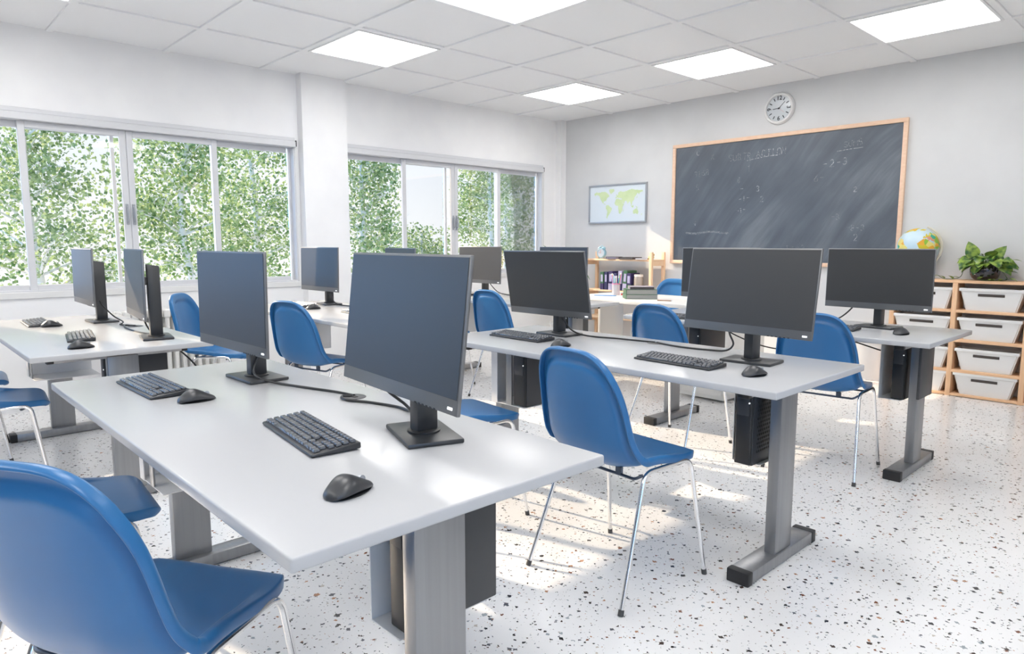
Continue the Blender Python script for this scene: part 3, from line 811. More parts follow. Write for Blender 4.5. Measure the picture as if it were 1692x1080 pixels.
for a in ((-.422, .422, -.026, -.001, .207, .226), (-.422, .422, -.026, -.001, -.226, -.207), (-.422, -.405, -.0255, -.001, -.207, .207), (.405, .422, -.0255, -.001, -.207, .207)): part_box('frame_bar', M['silver'], mp, *a, .003)
bm = B(); st = 2.5
for i in range(int(360/st)):
    for j in range(int(150/st)):
        lo, la = -180+i*st+st/2, -58+j*st+st/2
        if any(inside(p, lo, la) for p in CONT):
            x, z = lo/180*.365, (la-14)/74*.185; d = st/180*.365/2; e = st/74*.185/2
            bm.faces.new([bm.verts.new((x+sx*d, -.0128, z+sz*e)) for sx, sz in ((-1, -1), (1, -1), (1, 1), (-1, 1))])
finish('continents', bm, M['green_map'], mp, smooth=False)

# wall clock
ck = thing('wall_clock', 'round white wall clock above the blackboard', 'clock', (-3.123, BY, 2.49))
rot = Matrix.Rotation(R(90), 4, 'X')
bm = B(); lathe(bm, [(0, .001), (.147, .001), (.147, .02), (.138, .036), (.126, .04), (.12, .034), (.118, .018), (0, .018)], 48, mtx=rot); finish('rim', bm, M['clock_rim'], ck)
bm = B(); lathe(bm, [(0, .0185), (.119, .0185), (.119, .022), (0, .022)], 48, mtx=rot); dial = finish('dial', bm, M['clock_face'], ck)
bm = B()
for k in range(12):
    if k % 3 == 0: continue
    box(bm, -.004, .004, -.0236, -.0218, .08, .108, mtx=Matrix.Rotation(R(30*k), 4, 'Y'))
finish('hour_marks', bm, M['ink'], dial)
def textmesh(name, txt, size, m, parent, mtx):
    cu = bpy.data.curves.new(name, 'FONT'); cu.body = txt; cu.size = size; cu.align_x = 'CENTER'; cu.align_y = 'CENTER'; cu.extrude = .0006; cu.offset = .0012
    tmp = bpy.data.objects.new(name+'_tmp', cu); C.objects.link(tmp); bpy.context.view_layer.update()
    me = bpy.data.meshes.new_from_object(tmp.evaluated_get(bpy.context.evaluated_depsgraph_get()))
    bpy.data.objects.remove(tmp); me.transform(mtx); me.materials.append(m)
    o = bpy.data.objects.new(name, me); C.objects.link(o); o.parent = parent; return o
for k, s in ((0, '12'), (3, '3'), (6, '6'), (9, '9')):
    textmesh('numeral', s, .054, M['ink'], dial, Matrix.Translation((.094*math.sin(R(30*k)), -.0228, .094*math.cos(R(30*k)))) @ Matrix.Rotation(R(30*k if k in (3, 9) else 0), 4, 'Y') @ rot)
def hand(name, ang, ln, w, m, yo):
    bm = B(); box(bm, -w/2, w/2, yo-.0008, yo, -.012, ln, mtx=Matrix.Rotation(R(ang), 4, 'Y')); finish(name, bm, m, ck)
hand('minute_hand', 45, .082, .005, M['ink'], -.0245); hand('hour_hand', 266, .06, .006, M['ink'], -.0258); hand('second_hand', 128, .07, .002, M['pink_hand'], -.027)
bm = B(); cyl(bm, (0, -.026, 0), .007, .008, 16, axis='Y'); finish('hub', bm, M['ink'], ck)

# ------------------------------------------------------------------ storage cubes with bins
CF = 6.26
cab = thing('storage_unit', 'beech storage unit of open cubes holding white bins, against the back wall', 'storage unit', (0, 0, 0))
CX = [-1.983, -1.533, -1.052, -.571]; PW = .035; CB = BY-.002
for x in CX: part_box('upright', M['wood_v'], cab, x, x+PW, CF, CB, 0, .905, .002)
part_box('top_board', M['wood_h'], cab, CX[0]-.002, CX[-1]+PW+.002, CF-.003, CB, .905, .928, .002)
for a, b in zip(CX, CX[1:]):
    for z0, z1 in ((.004, .022), (.194, .216), (.438, .462), (.672, .694)): part_box('shelf', M['wood_h'], cab, a+PW, b, CF, CB, z0, z1, .0015)
part_box('back_panel', M['white_plastic'], cab, CX[0]+.01, CX[-1]+.02, CB-.006, CB-.001, .01, .91)
def make_bin():
    t = thing('storage_bin', '', 'bin', (0, 0, 0), 0, 'white plastic bins in the storage cubes')
    bm = B(); D = .18
    def loop(hx, y0, y1, z): return [bm.verts.new(p) for p in ((-hx, y0, z), (hx, y0, z), (hx, y1, z), (-hx, y1, z))]
    o0 = loop(.166, .022, D-.01, .0); o1 = loop(.205, .004, D, .152); i1 = loop(.201, .008, D-.004, .152); i0 = loop(.163, .026, D-.014, .004)
    for A, Bq in ((o0, o1), (o1, i1), (i1, i0)):
        for k in range(4): bm.faces.new((A[k], A[(k+1) % 4], Bq[(k+1) % 4], Bq[k]))
    bm.faces.new(o0); bm.faces.new(i0)
    es = [e for e in bm.edges if e.calc_length() < .2 and abs(e.verts[0].co.z-e.verts[1].co.z) > .1]
    bmesh.ops.bevel(bm, geom=es, offset=.01, segments=3, affect='EDGES')
    finish('tub', bm, M['white_plastic'], t)
    bm = B()
    for a in ((-.213, .213, -.004, .009), (-.213, .213, D-.006, D+.004), (-.213, -.2, .009, D-.006), (.2, .213, .009, D-.006)): box(bm, a[0], a[1], a[2], a[3], .149, .173, .003, 2)
    finish('rim', bm, M['white_plastic'], t)
    bm = B(); box(bm, -.087, .087, -.003, .003, -.001, .0205, .0028, 3, mtx=Matrix.Translation((0, .0075, .112)) @ Matrix.Rotation(R(6.8), 4, 'X')); finish('handle_slot', bm, M['slot'], t)
    return t
bn = make_bin(); first = True
for c, cn in ((0, 'left'), (1, 'right')):
    for z, zn in ((.694, 'top'), (.462, 'second'), (.216, 'third'), (.022, 'bottom')):
        lab = 'white bin in the %s cube of the %s visible column of the storage unit' % (zn, cn)
        o = bn if first else dup(bn, lab); first = False
        cx = (CX[c]+PW+CX[c+1])/2
        o['label'] = lab; o.location = (cx, CF+.006, z+.0005)

# globe
gl = thing('desk_globe', 'globe with pale blue seas and a cream arc on the storage unit', 'globe', (-1.83, 6.365, .928), R(0))
bm = B(); lathe(bm, [(0, 0), (.085, 0), (.085, .008), (.03, .02), (.012, .035), (.012, .075), (0, .075)], 32); finish('stand', bm, M['white_plastic'], gl)
tilt = Matrix.Translation((0, 0, .255)) @ Matrix.Rotation(R(23), 4, 'Y')
RG = .157
bm = B(); bmesh.ops.create_uvsphere(bm, u_segments=48, v_segments=24, radius=RG)
for v in bm.verts: v.co = tilt @ v.co
M['sea'] = noisy(mat('globe sea', lin(190, 214, 226), .35), 5, lin(182, 208, 224), lin(206, 224, 230))
ball = finish('ball', bm, M['sea'], gl)
def landmat():
    m = mat('globe land', lin(200, 190, 90), .4)
    n, l, p = nodes(m); tc = n.new('ShaderNodeTexCoord'); v = n.new('ShaderNodeTexVoronoi'); v.inputs['Scale'].default_value = 26
    l.new(tc.outputs['Object'], v.inputs['Vector']); s = n.new('ShaderNodeSeparateColor'); l.new(v.outputs['Color'], s.inputs['Color'])
    r = ramp(n, [(0, lin(222, 210, 120)), (.2, lin(206, 190, 40)), (.38, lin(226, 168, 52)), (.55, lin(140, 186, 60)), (.68, lin(230, 214, 130)), (.82, lin(50, 168, 140)), (.92, lin(214, 150, 120))], 'CONSTANT')
    l.new(s.outputs['Red'], r.inputs['Fac']); l.new(r.outputs['Color'], p.inputs['Base Color']); return m
bm = B(); st = 2.5; lon0 = -22
for i in range(int(360/st)):
    for j in range(int(150/st)):
        lo, la = -180+i*st, -60+j*st
        if any(inside(p, lo+st/2, la+st/2) for p in CONT):
            vs = []
            for dx, dy in ((0, 0), (st, 0), (st, st), (0, st)):
                a, b = R(lo+dx-lon0-88), R(la+dy); r = RG*1.004
                vs.append(bm.verts.new(tilt @ Vector((r*math.cos(b)*math.cos(a), r*math.cos(b)*math.sin(a), r*math.sin(b)))))
            bm.faces.new(vs)
bmesh.ops.remove_doubles(bm, verts=bm.verts, dist=.0005)
finish('continents', bm, landmat(), ball)
bm = B(); arcp = [(.175*math.sin(R(a)), 0, .255+.175*math.cos(R(a))) for a in range(20, 206, 6)]
tube(bm, arcp, .0085, 8); finish('meridian_arc', bm, mat('cream arc', lin(206, 200, 184), .35), gl)

# pothos in a dark bowl
pl = thing('potted_pothos', 'trailing leafy pothos in a dark glazed bowl on the storage unit', 'plant', (-1.347, 6.362, .928))
bm = B(); lathe(bm, [(0, .0), (.058, .0), (.085, .018), (.1, .05), (.103, .085), (.092, .118), (.086, .118), (.094, .085), (.09, .05), (0, .03)], 40); finish('bowl', bm, M['bowl'], pl)
bm = B(); lathe(bm, [(0, .1), (.088, .1), (.088, .096), (0, .09)], 24); finish('soil', bm, M['soil'], pl)
def leaf(bm, p, d, ln, wd, droop=.5, up=Vector((0, 0, 1)), n=7):
    d = Vector(d).normalized(); s = d.cross(up)
    if s.length < .05: s = Vector((1, 0, 0))
    s.normalize(); nn = s.cross(d); rows = []
    pos = Vector(p)
    for k in range(n+1):
        t = k/n
        w = wd*(math.sin(math.pi*min(1, t**.62))**.85 if t < 1 else 0)
        dd = (d*math.cos(droop*t)-nn*math.sin(droop*t)) if True else d
        rows.append([bm.verts.new(pos-s*w+nn*.25*w), bm.verts.new(pos), bm.verts.new(pos+s*w+nn*.25*w)])
        pos = pos+dd*(ln/n)
    for a, b in zip(rows, rows[1:]):
        for q in (0, 1):
            try: bm.faces.new((a[q], a[q+1], b[q+1], b[q]))
            except ValueError: pass
bm = B(); sm = B(); rp = random.Random(11)
special = [((-.07, -.02, .17), (-.35, -.1, .95), .145, .05), ((.05, 0, .17), (.6, -.05, .8), .125, .042), ((-.02, -.05, .17), (.25, -.8, .2), .1, .05), ((-.09, -.03, .15), (-.9, -.3, .3), .1, .04), ((.03, -.03, .18), (.3, -.5, .5), .1, .045)]
for p, d, ln, wd in special:
    leaf(bm, p, d, ln, wd, .35, Vector((.15, -1, .25)) if d[2] > .7 else Vector((0, 0, 1))); tube(sm, smoothpath([(p[0]*.3, p[1]*.3, .1), (p[0]*.8, p[1]*.8, .14), p], 4), .0025, 6)
for k in range(40):
    a = R(k*137.5); out = rp.uniform(.06, .165); h = rp.uniform(.125, .21)-(out-.06)*.55
    p = (out*math.cos(a), max(-.16, min(.085, out*math.sin(a)*.75-.02)), h)
    if p[1] > .06: continue
    d = (math.cos(a), math.sin(a)*.8-.25, rp.uniform(-.5, .35))
    leaf(bm, p, d, rp.uniform(.08, .105), rp.uniform(.034, .046), rp.uniform(.6, 1.3), Vector((0, -.55, 1)))
    tube(sm, smoothpath([(p[0]*.25, p[1]*.25, .1), (p[0]*.7, p[1]*.7, h+.02), p], 4), .0022, 6)
for sg, pts in ((-1, [(-.07, -.03, .12), (-.125, -.05, .1), (-.145, -.06, .03), (-.19, -.06, .008), (-.26, -.05, .006), (-.31, -.04, .03)]), (1, [(.08, -.03, .12), (.12, -.06, .08), (.16, -.07, .02), (.13, -.085, .006), (.05, -.095, .006), (-.03, -.095, .012)])):
    q = smoothpath(pts, 6); tube(sm, q, .0026, 6)
    for i in range(14, len(q), 5): leaf(bm, q[i], (sg*.5+rp.uniform(-.4, .4), -.3, rp.uniform(.1, .5)), .055, .02, .8)
for p, d in (((.16, -.06, .075), (1, -.2, .05)), ((.165, -.07, .025), (1, -.2, -.15)), ((.17, -.03, .16), (1, -.1, .1))): leaf(bm, p, d, .07, .022, .5)
finish('foliage', bm, M['pothos'], pl, angle=60); finish('stems', sm, M['stem'], pl)

# ------------------------------------------------------------------ left shelf and what stands on it
SX0, SX1, SY0, SY1 = -5.32, -4.34, 6.18, 6.44
sf = thing('wooden_shelf', 'pale pine open shelf in the back corner below the map', 'shelf', (0, 0, 0))
for x in (SX0, SX1-.036):
    for y in (SY0, SY1-.03): part_box('post', M['pale_v'], sf, x, x+.036, y, y+.03, 0, 1.12, .003)
    for z in (1.0, .645, .33): part_box('side_rail', M['pale_h'], sf, x+.004, x+.032, SY0+.03, SY1-.03, z-.03, z+.018, .002)
for z in (1.018, .663, .348): part_box('shelf_board', M['pale_h'], sf, SX0+.002, SX1-.002, SY0+.03, SY1-.03, z, z+.02, .002)
ZT, ZM, ZL = 1.038, .683, .368
ac = thing('alarm_clock', 'pale blue twin-bell alarm clock on the pine shelf', 'clock', (-5.09, 6.25, ZT)); ac.scale = (1.15, 1.15, 1.15)
M['mint'] = mat('pale blue enamel', lin(150, 190, 205), .35)
bm = B(); lathe(bm, [(0, -.02), (.046, -.02), (.05, -.01), (.05, .016), (.044, .02), (.042, .014), (0, .014)], 32, mtx=Matrix.Translation((0, 0, .058)) @ rot); finish('case', bm, M['mint'], ac)
bm = B(); cyl(bm, (0, -.0155, .058), .041, .002, 32, axis='Y'); finish('dial', bm, M['clock_face'], ac)
bm = B(); box(bm, -.0015, .0015, -.0185, -.0172, .056, .088, mtx=None); box(bm, -.022, .001, -.0185, -.0172, .057, .0605); finish('hands', bm, mat('copper hand', lin(205, 130, 100), .4), ac)
for s in (-1, 1):
    bm = B(); lathe(bm, [(0, .016), (.012, .013), (.019, .004), (.02, 0), (0, 0)], 20, mtx=Matrix.Translation((s*.026, 0, .106)) @ Matrix.Rotation(R(s*28), 4, 'Y')); finish('bell', bm, M['mint'], ac)
    bm = B(); tube(bm, [(s*.034, 0, 0), (s*.026, 0, .022)], .004, 8); finish('foot', bm, M['silver'], ac)
bm = B(); tube(bm, bend([(-.012, 0, .105), (-.012, 0, .132), (.012, 0, .132), (.012, 0, .105)], .008), .003, 8); finish('handle', bm, M['mint'], ac)

def magazine(label, x, y, w, d, h, a, m, z=ZT, name='magazine', cat='magazine', pages=None):
    t = thing(name, label, cat, (x, y, z), R(a))
    part_box('pages', pages or M['teacher'], t, -w/2+.004, w/2-.003, -d/2+.003, d/2-.003, .002, h-.002)
    bm = B(); box(bm, -w/2, w/2, -d/2, d/2, 0, .002); box(bm, -w/2, w/2, -d/2, d/2, h-.002, h); box(bm, -w/2, -w/2+.003, -d/2, d/2, 0, h); finish('cover', bm, m, t)
    return t
dgrey = mat('dark grey cover', lin(70, 68, 70), .5); mauve = mat('mauve cover', lin(150, 142, 156), .5); green = mat('dark green cover', lin(60, 104, 74), .45); purple = mat('deep purple cover', lin(56, 46, 92), .45); navy = mat('navy cover', lin(46, 48, 92), .45); lilac = mat('lilac cover', lin(176, 172, 204), .45); greyp = mat('grey pages', lin(150, 152, 150), .7)
magazine('dark open magazine beside the alarm clock on the pine shelf', -4.93, 6.28, .13, .17, .026, 12, dgrey, pages=mauve)
magazine('flat dark magazine in the middle of the pine shelf top', -4.70, 6.28, .2, .17, .024, -4, dgrey, pages=dgrey)
magazine('pale magazine with dark spine right of centre on the pine shelf top', -4.50, 6.27, .15, .15, .016, 5, mauve)
ty = thing('yellow_toy', 'small yellow toy at the right end of the pine shelf top', 'toy', (-4.405, 6.26, ZT))
bm = B(); bmesh.ops.create_uvsphere(bm, u_segments=16, v_segments=10, radius=.026)
for v in bm.verts: v.co = Vector((v.co.x*1.3, v.co.y, v.co.z+.026))
yel = mat('yellow plastic', lin(232, 200, 60), .4); finish('body', bm, yel, ty)
bm = B(); bmesh.ops.create_uvsphere(bm, u_segments=14, v_segments=8, radius=.017)
for v in bm.verts: v.co += Vector((.026, -.006, .054))
hd = finish('head', bm, yel, ty)
bm = B(); cyl(bm, (.042, -.012, .052), .006, .014, 10, .003, 'X'); finish('beak', bm, mat('brown beak', lin(130, 84, 50), .5), hd)
BK = [(-5.055, .05, .205, .17, green, purple, 0, 'green and purple binder at the left end of the row on the middle shelf'), (-4.997, .045, .205, .17, navy, navy, 0, 'navy binder beside the leftmost green one on the middle shelf'), (-4.93, .06, .215, .17, purple, lilac, 0, 'purple binder with a pale spine, behind the pencil cup'),
      (-4.865, .05, .195, .16, navy, green, 0, 'navy and green binder right of the pencil cup'), (-4.80, .05, .22, .17, lilac, navy, 2, 'lilac binder near the middle of the row'), (-4.735, .055, .225, .175, green, lilac, 5, 'tall green-topped binder leaning in the row'), (-4.67, .06, .2, .17, purple, green, 0, 'purple and green binder next to the jar')]
for x, w, h, d, m1, m2, ln, lab in BK:
    t = thing('ring_binder', lab, 'binder', (x, 6.215, ZM), 0, 'binders on the middle shelf')
    bm = B(); box(bm, -w/2, w/2, 0, d, h*.35, h, .002, 1); c = finish('upper_cover', bm, m1, t)
    bm = B(); box(bm, -w/2, w/2, 0, d, 0, h*.35, .002, 1); finish('lower_cover', bm, m2, t)
    bm = B(); box(bm, -w*.28, w*.28, -.0012, .001, h*.45, h*.85); finish('spine_label', bm, lilac, t)
    t.rotation_euler = (0, R(ln), 0)
    if ln: t.location.z += .001+w/2*math.sin(R(ln))
jr = thing('glass_jar', 'glass jar with a cream lid at the end of the binder row', 'jar', (-4.575, 6.27, ZM))

def clear(name, col, alpha):
    m = mat(name, col, .12, spec=.6); m.node_tree.nodes['Principled BSDF'].inputs['Alpha'].default_value = alpha; return m
gj = clear('jar glass', lin(206, 196, 186), .5)
bm = B(); lathe(bm, [(0, 0), (.048, 0), (.052, .01), (.052, .15), (.044, .165), (.041, .163), (.048, .148), (.048, .012), (0, .006)], 32); finish('glass', bm, gj, jr)
bm = B(); lathe(bm, [(0, .162), (.05, .162), (.05, .185), (.046, .188), (0, .188)], 32); finish('lid', bm, M['teacher'], jr)
magazine('stack of white paper on the lowest pine shelf', -4.58, 6.3, .3, .19, .05, 0, M['teacher'], ZL, 'paper_stack', 'paper', M['white_plastic'])
magazine('mauve book lying on the lowest pine shelf beside the paper', -4.85, 6.3, .16, .18, .035, 0, mauve, ZL, 'book', 'book')
# strap-leaved plant behind the monitor
sp = thing('strap_leaf_plant', 'strap-leaved floor plant in the far corner, two leaf tips past a monitor', 'plant', (-5.5, 6.0, 0))
bm = B(); lathe(bm, [(0, 0), (.1, 0), (.13, .28), (.118, .28), (.1, .03), (0, .03)], 32); finish('pot', bm, M['white_plastic'], sp)
bm = B(); lathe(bm, [(0, .25), (.117, .25), (.115, .24), (0, .23)], 24); finish('soil', bm, M['soil'], sp)
SPL = [[(0, 0, .25), (-.06, 0, .75), (-.19, 0, 1.1), (-.3, 0, 1.197)], [(0, 0, .25), (.12, 0, .82), (.3, 0, .94), (.45, 0, .80)], [(0, .02, .25), (.05, -.02, .8), (.16, -.05, 1.05), (.27, -.08, 1.1)],
       [(-.02, 0, .25), (-.12, -.05, .7), (-.24, -.1, .85), (-.33, -.14, .74)], [(0, -.02, .25), (.02, -.12, .8), (.05, -.22, 1.0), (.07, -.3, .95)], [(0, .02, .25), (-.03, .1, .85), (-.08, .2, 1.05), (-.13, .28, 1.05)]]
bm = B()
for pts in SPL:
    q = smoothpath(pts, 6); prev = None
    for i, p in enumerate(q):
        f = i/(len(q)-1); w = .021*math.sin(math.pi*min(1, .12+f*.88))**.7 if f < 1 else .001
        tg = (q[min(i+1, len(q)-1)]-q[max(i-1, 0)]).normalized(); sd = tg.cross(Vector((0, 0, 1))).normalized(); nn = sd.cross(tg)
        row = [bm.verts.new(p-sd*w+nn*w*.4), bm.verts.new(p), bm.verts.new(p+sd*w+nn*w*.4)]
        if prev:
            for k in (0, 1): bm.faces.new((prev[k], prev[k+1], row[k+1], row[k]))
        prev = row
finish('foliage', bm, M['strap'], sp, angle=60)

# ------------------------------------------------------------------ teacher's desk
TD = (-4.2, -2.57, 4.61, 5.40)
td = thing('teacher_desk', 'white teacher desk with books and a pencil cup before the pine shelf', 'desk', (0, 0, 0))
part_box('tabletop', M['teacher'], td, TD[0], TD[1], TD[2], TD[3], T-.03, T, .004)
part_box('side_panel', M['teacher'], td, -4.03, -4.0, 4.91, 5.25, 0, T-.03, .002)
pd = part_box('pedestal', M['teacher'], td, -3.02, -2.6, 4.68, 5.3, .02, T-.03, .003)
for z0, z1 in ((.05, .25), (.26, .46), (.47, .69)): part_box('drawer_back', M['teacher'], pd, -3.005, -2.615, 4.672, 4.681, z0, z1, .003)
def bookon(label, x, y, w, d, z0, h, a, cover, pages):
    return magazine(label, x, y, w, d, h, a, cover, z0, 'book', 'book', pages)
bookon('bottom green book of the stack on the teacher desk', -3.55, 4.89, .27, .21, T, .04, 46, green, greyp)
bookon('middle green book of the stack on the teacher desk', -3.55, 4.892, .265, .205, T+.04, .042, 45, green, greyp)
bookon('top lilac-grey book of the stack on the teacher desk', -3.54, 4.89, .21, .17, T+.082, .024, 43, mauve, dgrey)
cp = thing('pencil_cup', 'clear pencil cup full of coloured pencils on the teacher desk', 'pencil cup', (-3.945, 5.06, T))
cupm = clear('clear plastic', lin(232, 228, 234), .42)
bm = B(); lathe(bm, [(0, 0), (.036, 0), (.038, .105), (.036, .105), (.034, .004), (0, .004)], 24); finish('cup', bm, cupm, cp)
bm = B(); lathe(bm, [(.0365, .1), (.039, .1), (.039, .107), (.0365, .107), (.0365, .1)], 24); finish('pink_rim', bm, mat('pink', lin(228, 120, 170), .4), cp)
PC = [(lin(80, 190, 120), 'green'), (lin(230, 110, 170), 'pink'), (lin(110, 120, 220), 'blue'), (lin(150, 205, 190), 'mint'), (lin(230, 150, 110), 'orange'), (lin(190, 160, 220), 'lilac'), (lin(120, 200, 220), 'light blue'), (lin(220, 205, 215), 'white')]
rr = random.Random(2)
for k, (c, nm) in enumerate(PC):
    a = 2*math.pi*k/len(PC); r0, r1 = .012, .03; L = rr.uniform(.15, .19)
    t = thing('pencil', 'slim %s pencil standing in the pencil cup' % nm, 'pencil', (-3.945+r0*math.cos(a), 5.06+r0*math.sin(a), T+.006), 0, 'pencils in the pencil cup')
    d = Vector(((r1-r0)*math.cos(a)/.1, (r1-r0)*math.sin(a)/.1, 1)).normalized(); mc = mat('pencil '+nm, c, .35)
    bm = B(); tube(bm, [d*.0, d*L], .0042, 8); finish('barrel', bm, mc, t)
    bm = B(); tube(bm, [d*L, d*(L+.014)], [.0048, .0035], 8); finish('end_cap', bm, M['white_plastic'], t)
rk = thing('blue_ruler', 'bright blue ruler lying left of the pencil cup', 'ruler', (-3.945, 4.905, T), R(24))
bm = B(); box(bm, -.1, .1, -.02, .02, 0, .006, .001, 1); b0 = finish('blade', bm, mat('blue ruler', lin(70, 146, 214), .3), rk)
bm = B()
for k in range(18): box(bm, -.092+k*.0108, -.0905+k*.0108, -.019, -.008 if k % 5 else -.003, .0058, .0064)
finish('scale_marks', bm, M['white_plastic'], b0)
tp = thing('red_tape_roll', 'small red tape roll right of the pencil cup', 'tape', (-3.88, 5.10, T))
red = mat('red plastic', lin(214, 66, 70), .4)
bm = B(); lathe(bm, [(.018, 0), (.03, 0), (.03, .014), (.018, .014), (.018, 0)], 28); finish('roll', bm, red, tp)
bm = B(); lathe(bm, [(.015, .001), (.0182, .001), (.0182, .013), (.015, .013), (.015, .001)], 28); finish('core', bm, M['teacher'], tp)
hp = thing('red_headphones', 'red headphones lying behind the stacked books', 'headphones', (-3.77, 5.13, T), R(42))
bm = B(); tube(bm, [(.068*math.cos(R(a)), 0, .02+.062*math.sin(R(a))) for a in range(0, 181, 10)], .008, 8); finish('headband', bm, red, hp)
for s in (-1, 1):
    bm = B(); cyl(bm, (s*.072, 0, .032), .032, .026, 24, axis='X'); finish('ear_cup', bm, red, hp)
pn = thing('brown_pen', 'brown pen lying at the front edge right of the books', 'pen', (-3.235, 4.80, T+.005), R(20))
bm = B(); tube(bm, [(-.06, 0, 0), (.055, 0, 0)], .005, 10); finish('barrel', bm, mat('brown pen', lin(150, 118, 96), .4), pn)
bm = B(); tube(bm, [(.055, 0, 0), (.066, 0, 0)], [.004, .0012], 10); finish('tip', bm, M['silver'], pn)

# ------------------------------------------------------------------ radiator
rd = thing('radiator', 'white ribbed column radiator under the first window', 'radiator', (0, 0, 0))
RY0, NR = 1.32, 15
for k in range(NR):
    y = RY0+k*.058; bm = B()
    for x in (-5.9, -5.84):
        tube(bm, [(x, y, .14), (x, y, .66)], .017, 10)
    for z in (.14, .66):
        q = box(bm, -5.922, -5.818, y-.026, y+.026, z-.038, z+.038, .018, 3)
    finish('section', bm, M['rad'], rd)
bm = B(); tube(bm, [(-5.87, RY0-.06, .14), (-5.87, RY0+NR*.058, .14)], .012, 10); tube(bm, [(-5.87, RY0, .66), (-5.87, RY0+(NR-1)*.058, .66)], .012, 10)
for y in (RY0, RY0+(NR-1)*.058): box(bm, -5.885, -5.855, y-.012, y+.012, .0, .12, .003, 1)
finish('pipe', bm, M['rad'], rd)
bm = B(); cyl(bm, (-5.87, RY0-.08, .14), .022, .05, 18, axis='Y'); finish('valve', bm, M['silver'], rd)

# ------------------------------------------------------------------ outside
bm = B(); box(bm, -90, WX-.2, -60, 80, -3.5, -3.4); box(bm, RX+.3, 60, -60, 80, -3.5, -3.4); struct(finish('ground', bm, M['ground'], smooth=False))
def tree(label, x, y, seed, zlo, ztop, ry, rx, nleaf, gaps=()):
    t = thing('birch_tree', label, 'tree', (x, y, -3.4), 0, 'birch trees outside the windows')
    rn = random.Random(seed); bm = B(); tips = []
    H = ztop+3.4-.4
    tr = smoothpath([(0, 0, 0), (rn.uniform(-.1, .1), rn.uniform(-.12, .12), H*.35), (rn.uniform(-.15, .15), rn.uniform(-.2, .2), H*.7), (rn.uniform(-.2, .2), rn.uniform(-.3, .3), H)], 6)
    tube(bm, tr, [.125*(1-.75*i/(len(tr)-1)) for i in range(len(tr))], 10)
    for k in range(44):
        f = rn.uniform(.38, .96); p = tr[int(f*(len(tr)-1))]; a = rn.uniform(0, 2*math.pi); L = rn.uniform(.7, 1.)*(1.25-f)*1.5
        e = p+Vector((math.cos(a)*rx*.8*L, math.sin(a)*ry*.8*L, rn.uniform(.15, .7)))
        q = smoothpath([p, p.lerp(e, .5)+Vector((0, 0, rn.uniform(0, .2))), e], 4)
        r0 = .034*(1.15-f)+.008
        tube(bm, q, [r0*(1-.75*i/(len(q)-1)) for i in range(len(q))], 6)
        tips += [q[-1], q[len(q)//2], q[int(len(q)*.75)]]
        for _ in range(2):
            e2 = q[rn.randrange(3, len(q))]+Vector((rn.uniform(-.5, .5), rn.uniform(-.6, .6), rn.uniform(-.3, .5)))
            tube(bm, [q[len(q)//2], e2], [.009, .004], 5); tips.append(e2)
    finish('trunk', bm, M['bark'], t, angle=60)
    verts, faces = [], []
    n = 0; tries = 0
    while n < nleaf and tries < nleaf*4:
        tries += 1
        if rn.random() < .8:
            c = rn.choice(tips); p = Vector((c.x+rn.gauss(0, .2), c.y+rn.gauss(0, .22), c.z+rn.gauss(0, .17)))
        else:
            a, b = rn.uniform(0, 2*math.pi), rn.uniform(-1, 1); rad = rn.random()**.4
            s = math.sqrt(1-b*b); zc = (zlo+ztop)/2+3.4; rz = (ztop-zlo)/2
            p = Vector((rx*rad*s*math.cos(a), ry*rad*s*math.sin(a), zc+rz*rad*b))
        wx, wz = p.x+x, p.z-3.4
        if wz > .70+.44*(WX-wx) or wz < zlo-.3: continue
        wy = p.y+y; u = wy/-wx
        if any(g0 < u < g1 and wz > gz for g0, g1, gz in gaps): continue
        d = Vector((rn.uniform(-1, 1), rn.uniform(-1, 1), rn.uniform(-1.2, .3))).normalized()
        s = d.cross(Vector((rn.uniform(-1, 1), rn.uniform(-1, 1), rn.uniform(-1, 1)))).normalized()
        L = rn.uniform(.055, .105); w = L*.42; k = len(verts)
        verts += [p, p+d*L*.45+s*w, p+d*L, p+d*L*.45-s*w]; faces.append((k, k+1, k+2, k+3)); n += 1
    me = bpy.data.meshes.new('foliage'); me.from_pydata([tuple(v) for v in verts], [], faces); me.materials.append(M['leaf'])
    o = bpy.data.objects.new('foliage', me); C.objects.link(o); o.parent = t
GAP = [(.685, .79, 1.75)]
TREES = [(-15.2, 2.34, 1, .2, 4.6, 1.8, 1.7, 5200, 'birch with a white trunk outside the left pane of the first window'),
         (-14.8, 4.95, 2, .5, 4.4, 1.7, 1.5, 5200, 'birch with a forked white trunk outside the middle of the first window'),
         (-16.5, 7.0, 3, .3, 5.0, 1.9, 1.8, 5600, 'birch outside the right end of the first window'),
         (-14.6, 9.0, 4, .2, 4.5, 1.3, 1.4, 4200, 'birch seen through the left pane of the second window'),
         (-17.0, 12.0, 5, -.2, 1.9, 1.6, 1.5, 3000, 'low birch below the open sky in the second window'),
         (-15.0, 13.4, 6, .1, 4.6, 1.55, 1.6, 5600, 'dense birch seen through the right panes of the second window'),
         (-18.5, 17.3, 7, .0, 5.2, 1.9, 1.8, 4200, 'birch at the far right end of the second window'),
         (-13.0, .3, 8, .4, 3.8, 1.4, 1.3, 3600, 'birch at the left edge of the picture outside the first window')]
for x, y, sd, zl, zt_, ry, rx, nl, lab in TREES: tree(lab, x, y, sd, zl+.25, zt_, ry, rx, int(nl*1.5), GAP)

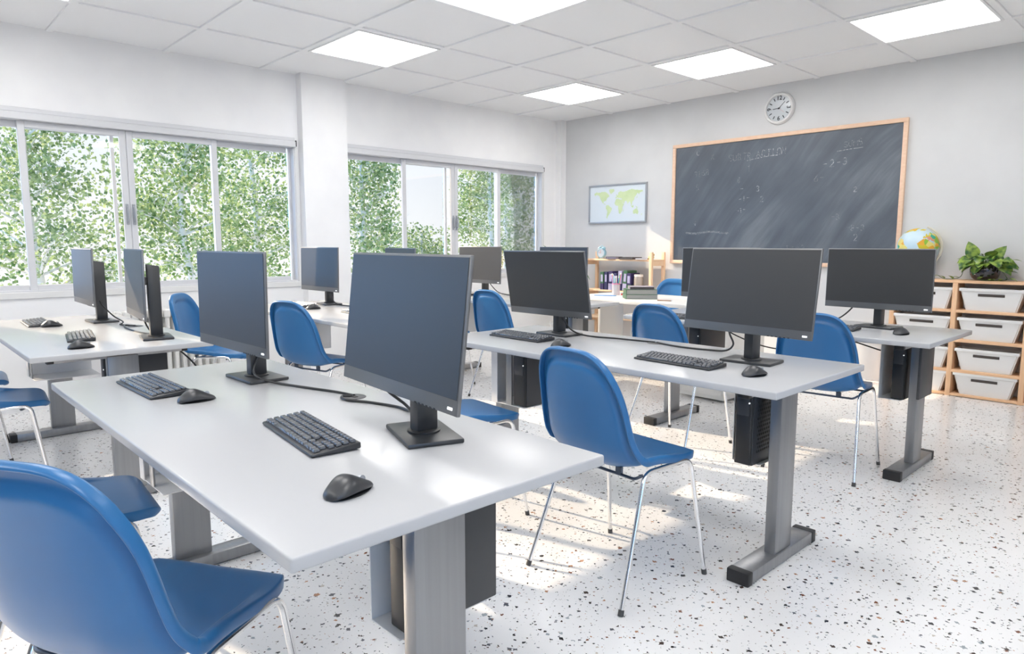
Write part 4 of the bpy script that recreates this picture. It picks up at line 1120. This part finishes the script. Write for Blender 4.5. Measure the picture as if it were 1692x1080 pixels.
# ------------------------------------------------------------------ light, sky, camera
sun = bpy.data.lights.new('sun', 'SUN'); sun.energy = 7.; sun.angle = R(.5); sun.color = (1, .8, .58)
so = bpy.data.objects.new('sun', sun); C.objects.link(so)
d = Vector((1, .265, -.455)); so.rotation_euler = d.to_track_quat('-Z', 'Y').to_euler(); so.location = (-20, -3, 9)
w = bpy.data.worlds.new('sky'); bpy.context.scene.world = w; w.use_nodes = True
n, l = w.node_tree.nodes, w.node_tree.links
bg = n['Background']; tc = n.new('ShaderNodeTexCoord'); sx = n.new('ShaderNodeSeparateXYZ'); l.new(tc.outputs['Generated'], sx.inputs[0])
r = ramp(n, [(0., (1.12, 1.12, 1.13, 1)), (.12, (.98, 1.02, 1.1, 1)), (.3, (.42, .68, 1., 1)), (1., (.2, .45, .95, 1))]); l.new(sx.outputs['Z'], r.inputs['Fac'])
# the sky is a deeper blue toward the near end of the building
mr = n.new('ShaderNodeMapRange'); mr.interpolation_type = 'SMOOTHSTEP'; mr.inputs['From Min'].default_value = -.1; mr.inputs['From Max'].default_value = -.34; l.new(sx.outputs['Y'], mr.inputs['Value'])
mx = n.new('ShaderNodeMix'); mx.data_type = 'RGBA'; l.new(mr.outputs['Result'], mx.inputs['Factor']); l.new(r.outputs['Color'], mx.inputs['A']); mx.inputs['B'].default_value = (.95, 2.3, 4.6, 1)
zr = n.new('ShaderNodeMapRange'); zr.interpolation_type = 'SMOOTHSTEP'; zr.inputs['From Min'].default_value = .62; zr.inputs['From Max'].default_value = .3; l.new(sx.outputs['Z'], zr.inputs['Value'])
mm = n.new('ShaderNodeMath'); mm.operation = 'MULTIPLY'; l.new(mr.outputs['Result'], mm.inputs[0]); l.new(zr.outputs['Result'], mm.inputs[1]); l.new(mm.outputs[0], mx.inputs['Factor'])
l.new(mx.outputs['Result'], bg.inputs['Color'])
bg.inputs['Strength'].default_value = 1.0

cam = bpy.data.cameras.new('camera'); cam.lens = 24; cam.sensor_width = 36; cam.sensor_fit = 'HORIZONTAL'; cam.clip_start = .02
co = bpy.data.objects.new('camera', cam); C.objects.link(co)
co.location = (0, 0, 1.215); co.rotation_euler = (R(90-6.975), 0, R(46.607))
sc = bpy.context.scene; sc.camera = co
sc.view_settings.view_transform = 'Standard'; sc.view_settings.look = 'None'; sc.view_settings.gamma = 1; sc.view_settings.use_curve_mapping = False
sc.view_settings.exposure = 0.15
sc.cycles.max_bounces = 10; sc.cycles.diffuse_bounces = 6; sc.cycles.transparent_max_bounces = 12
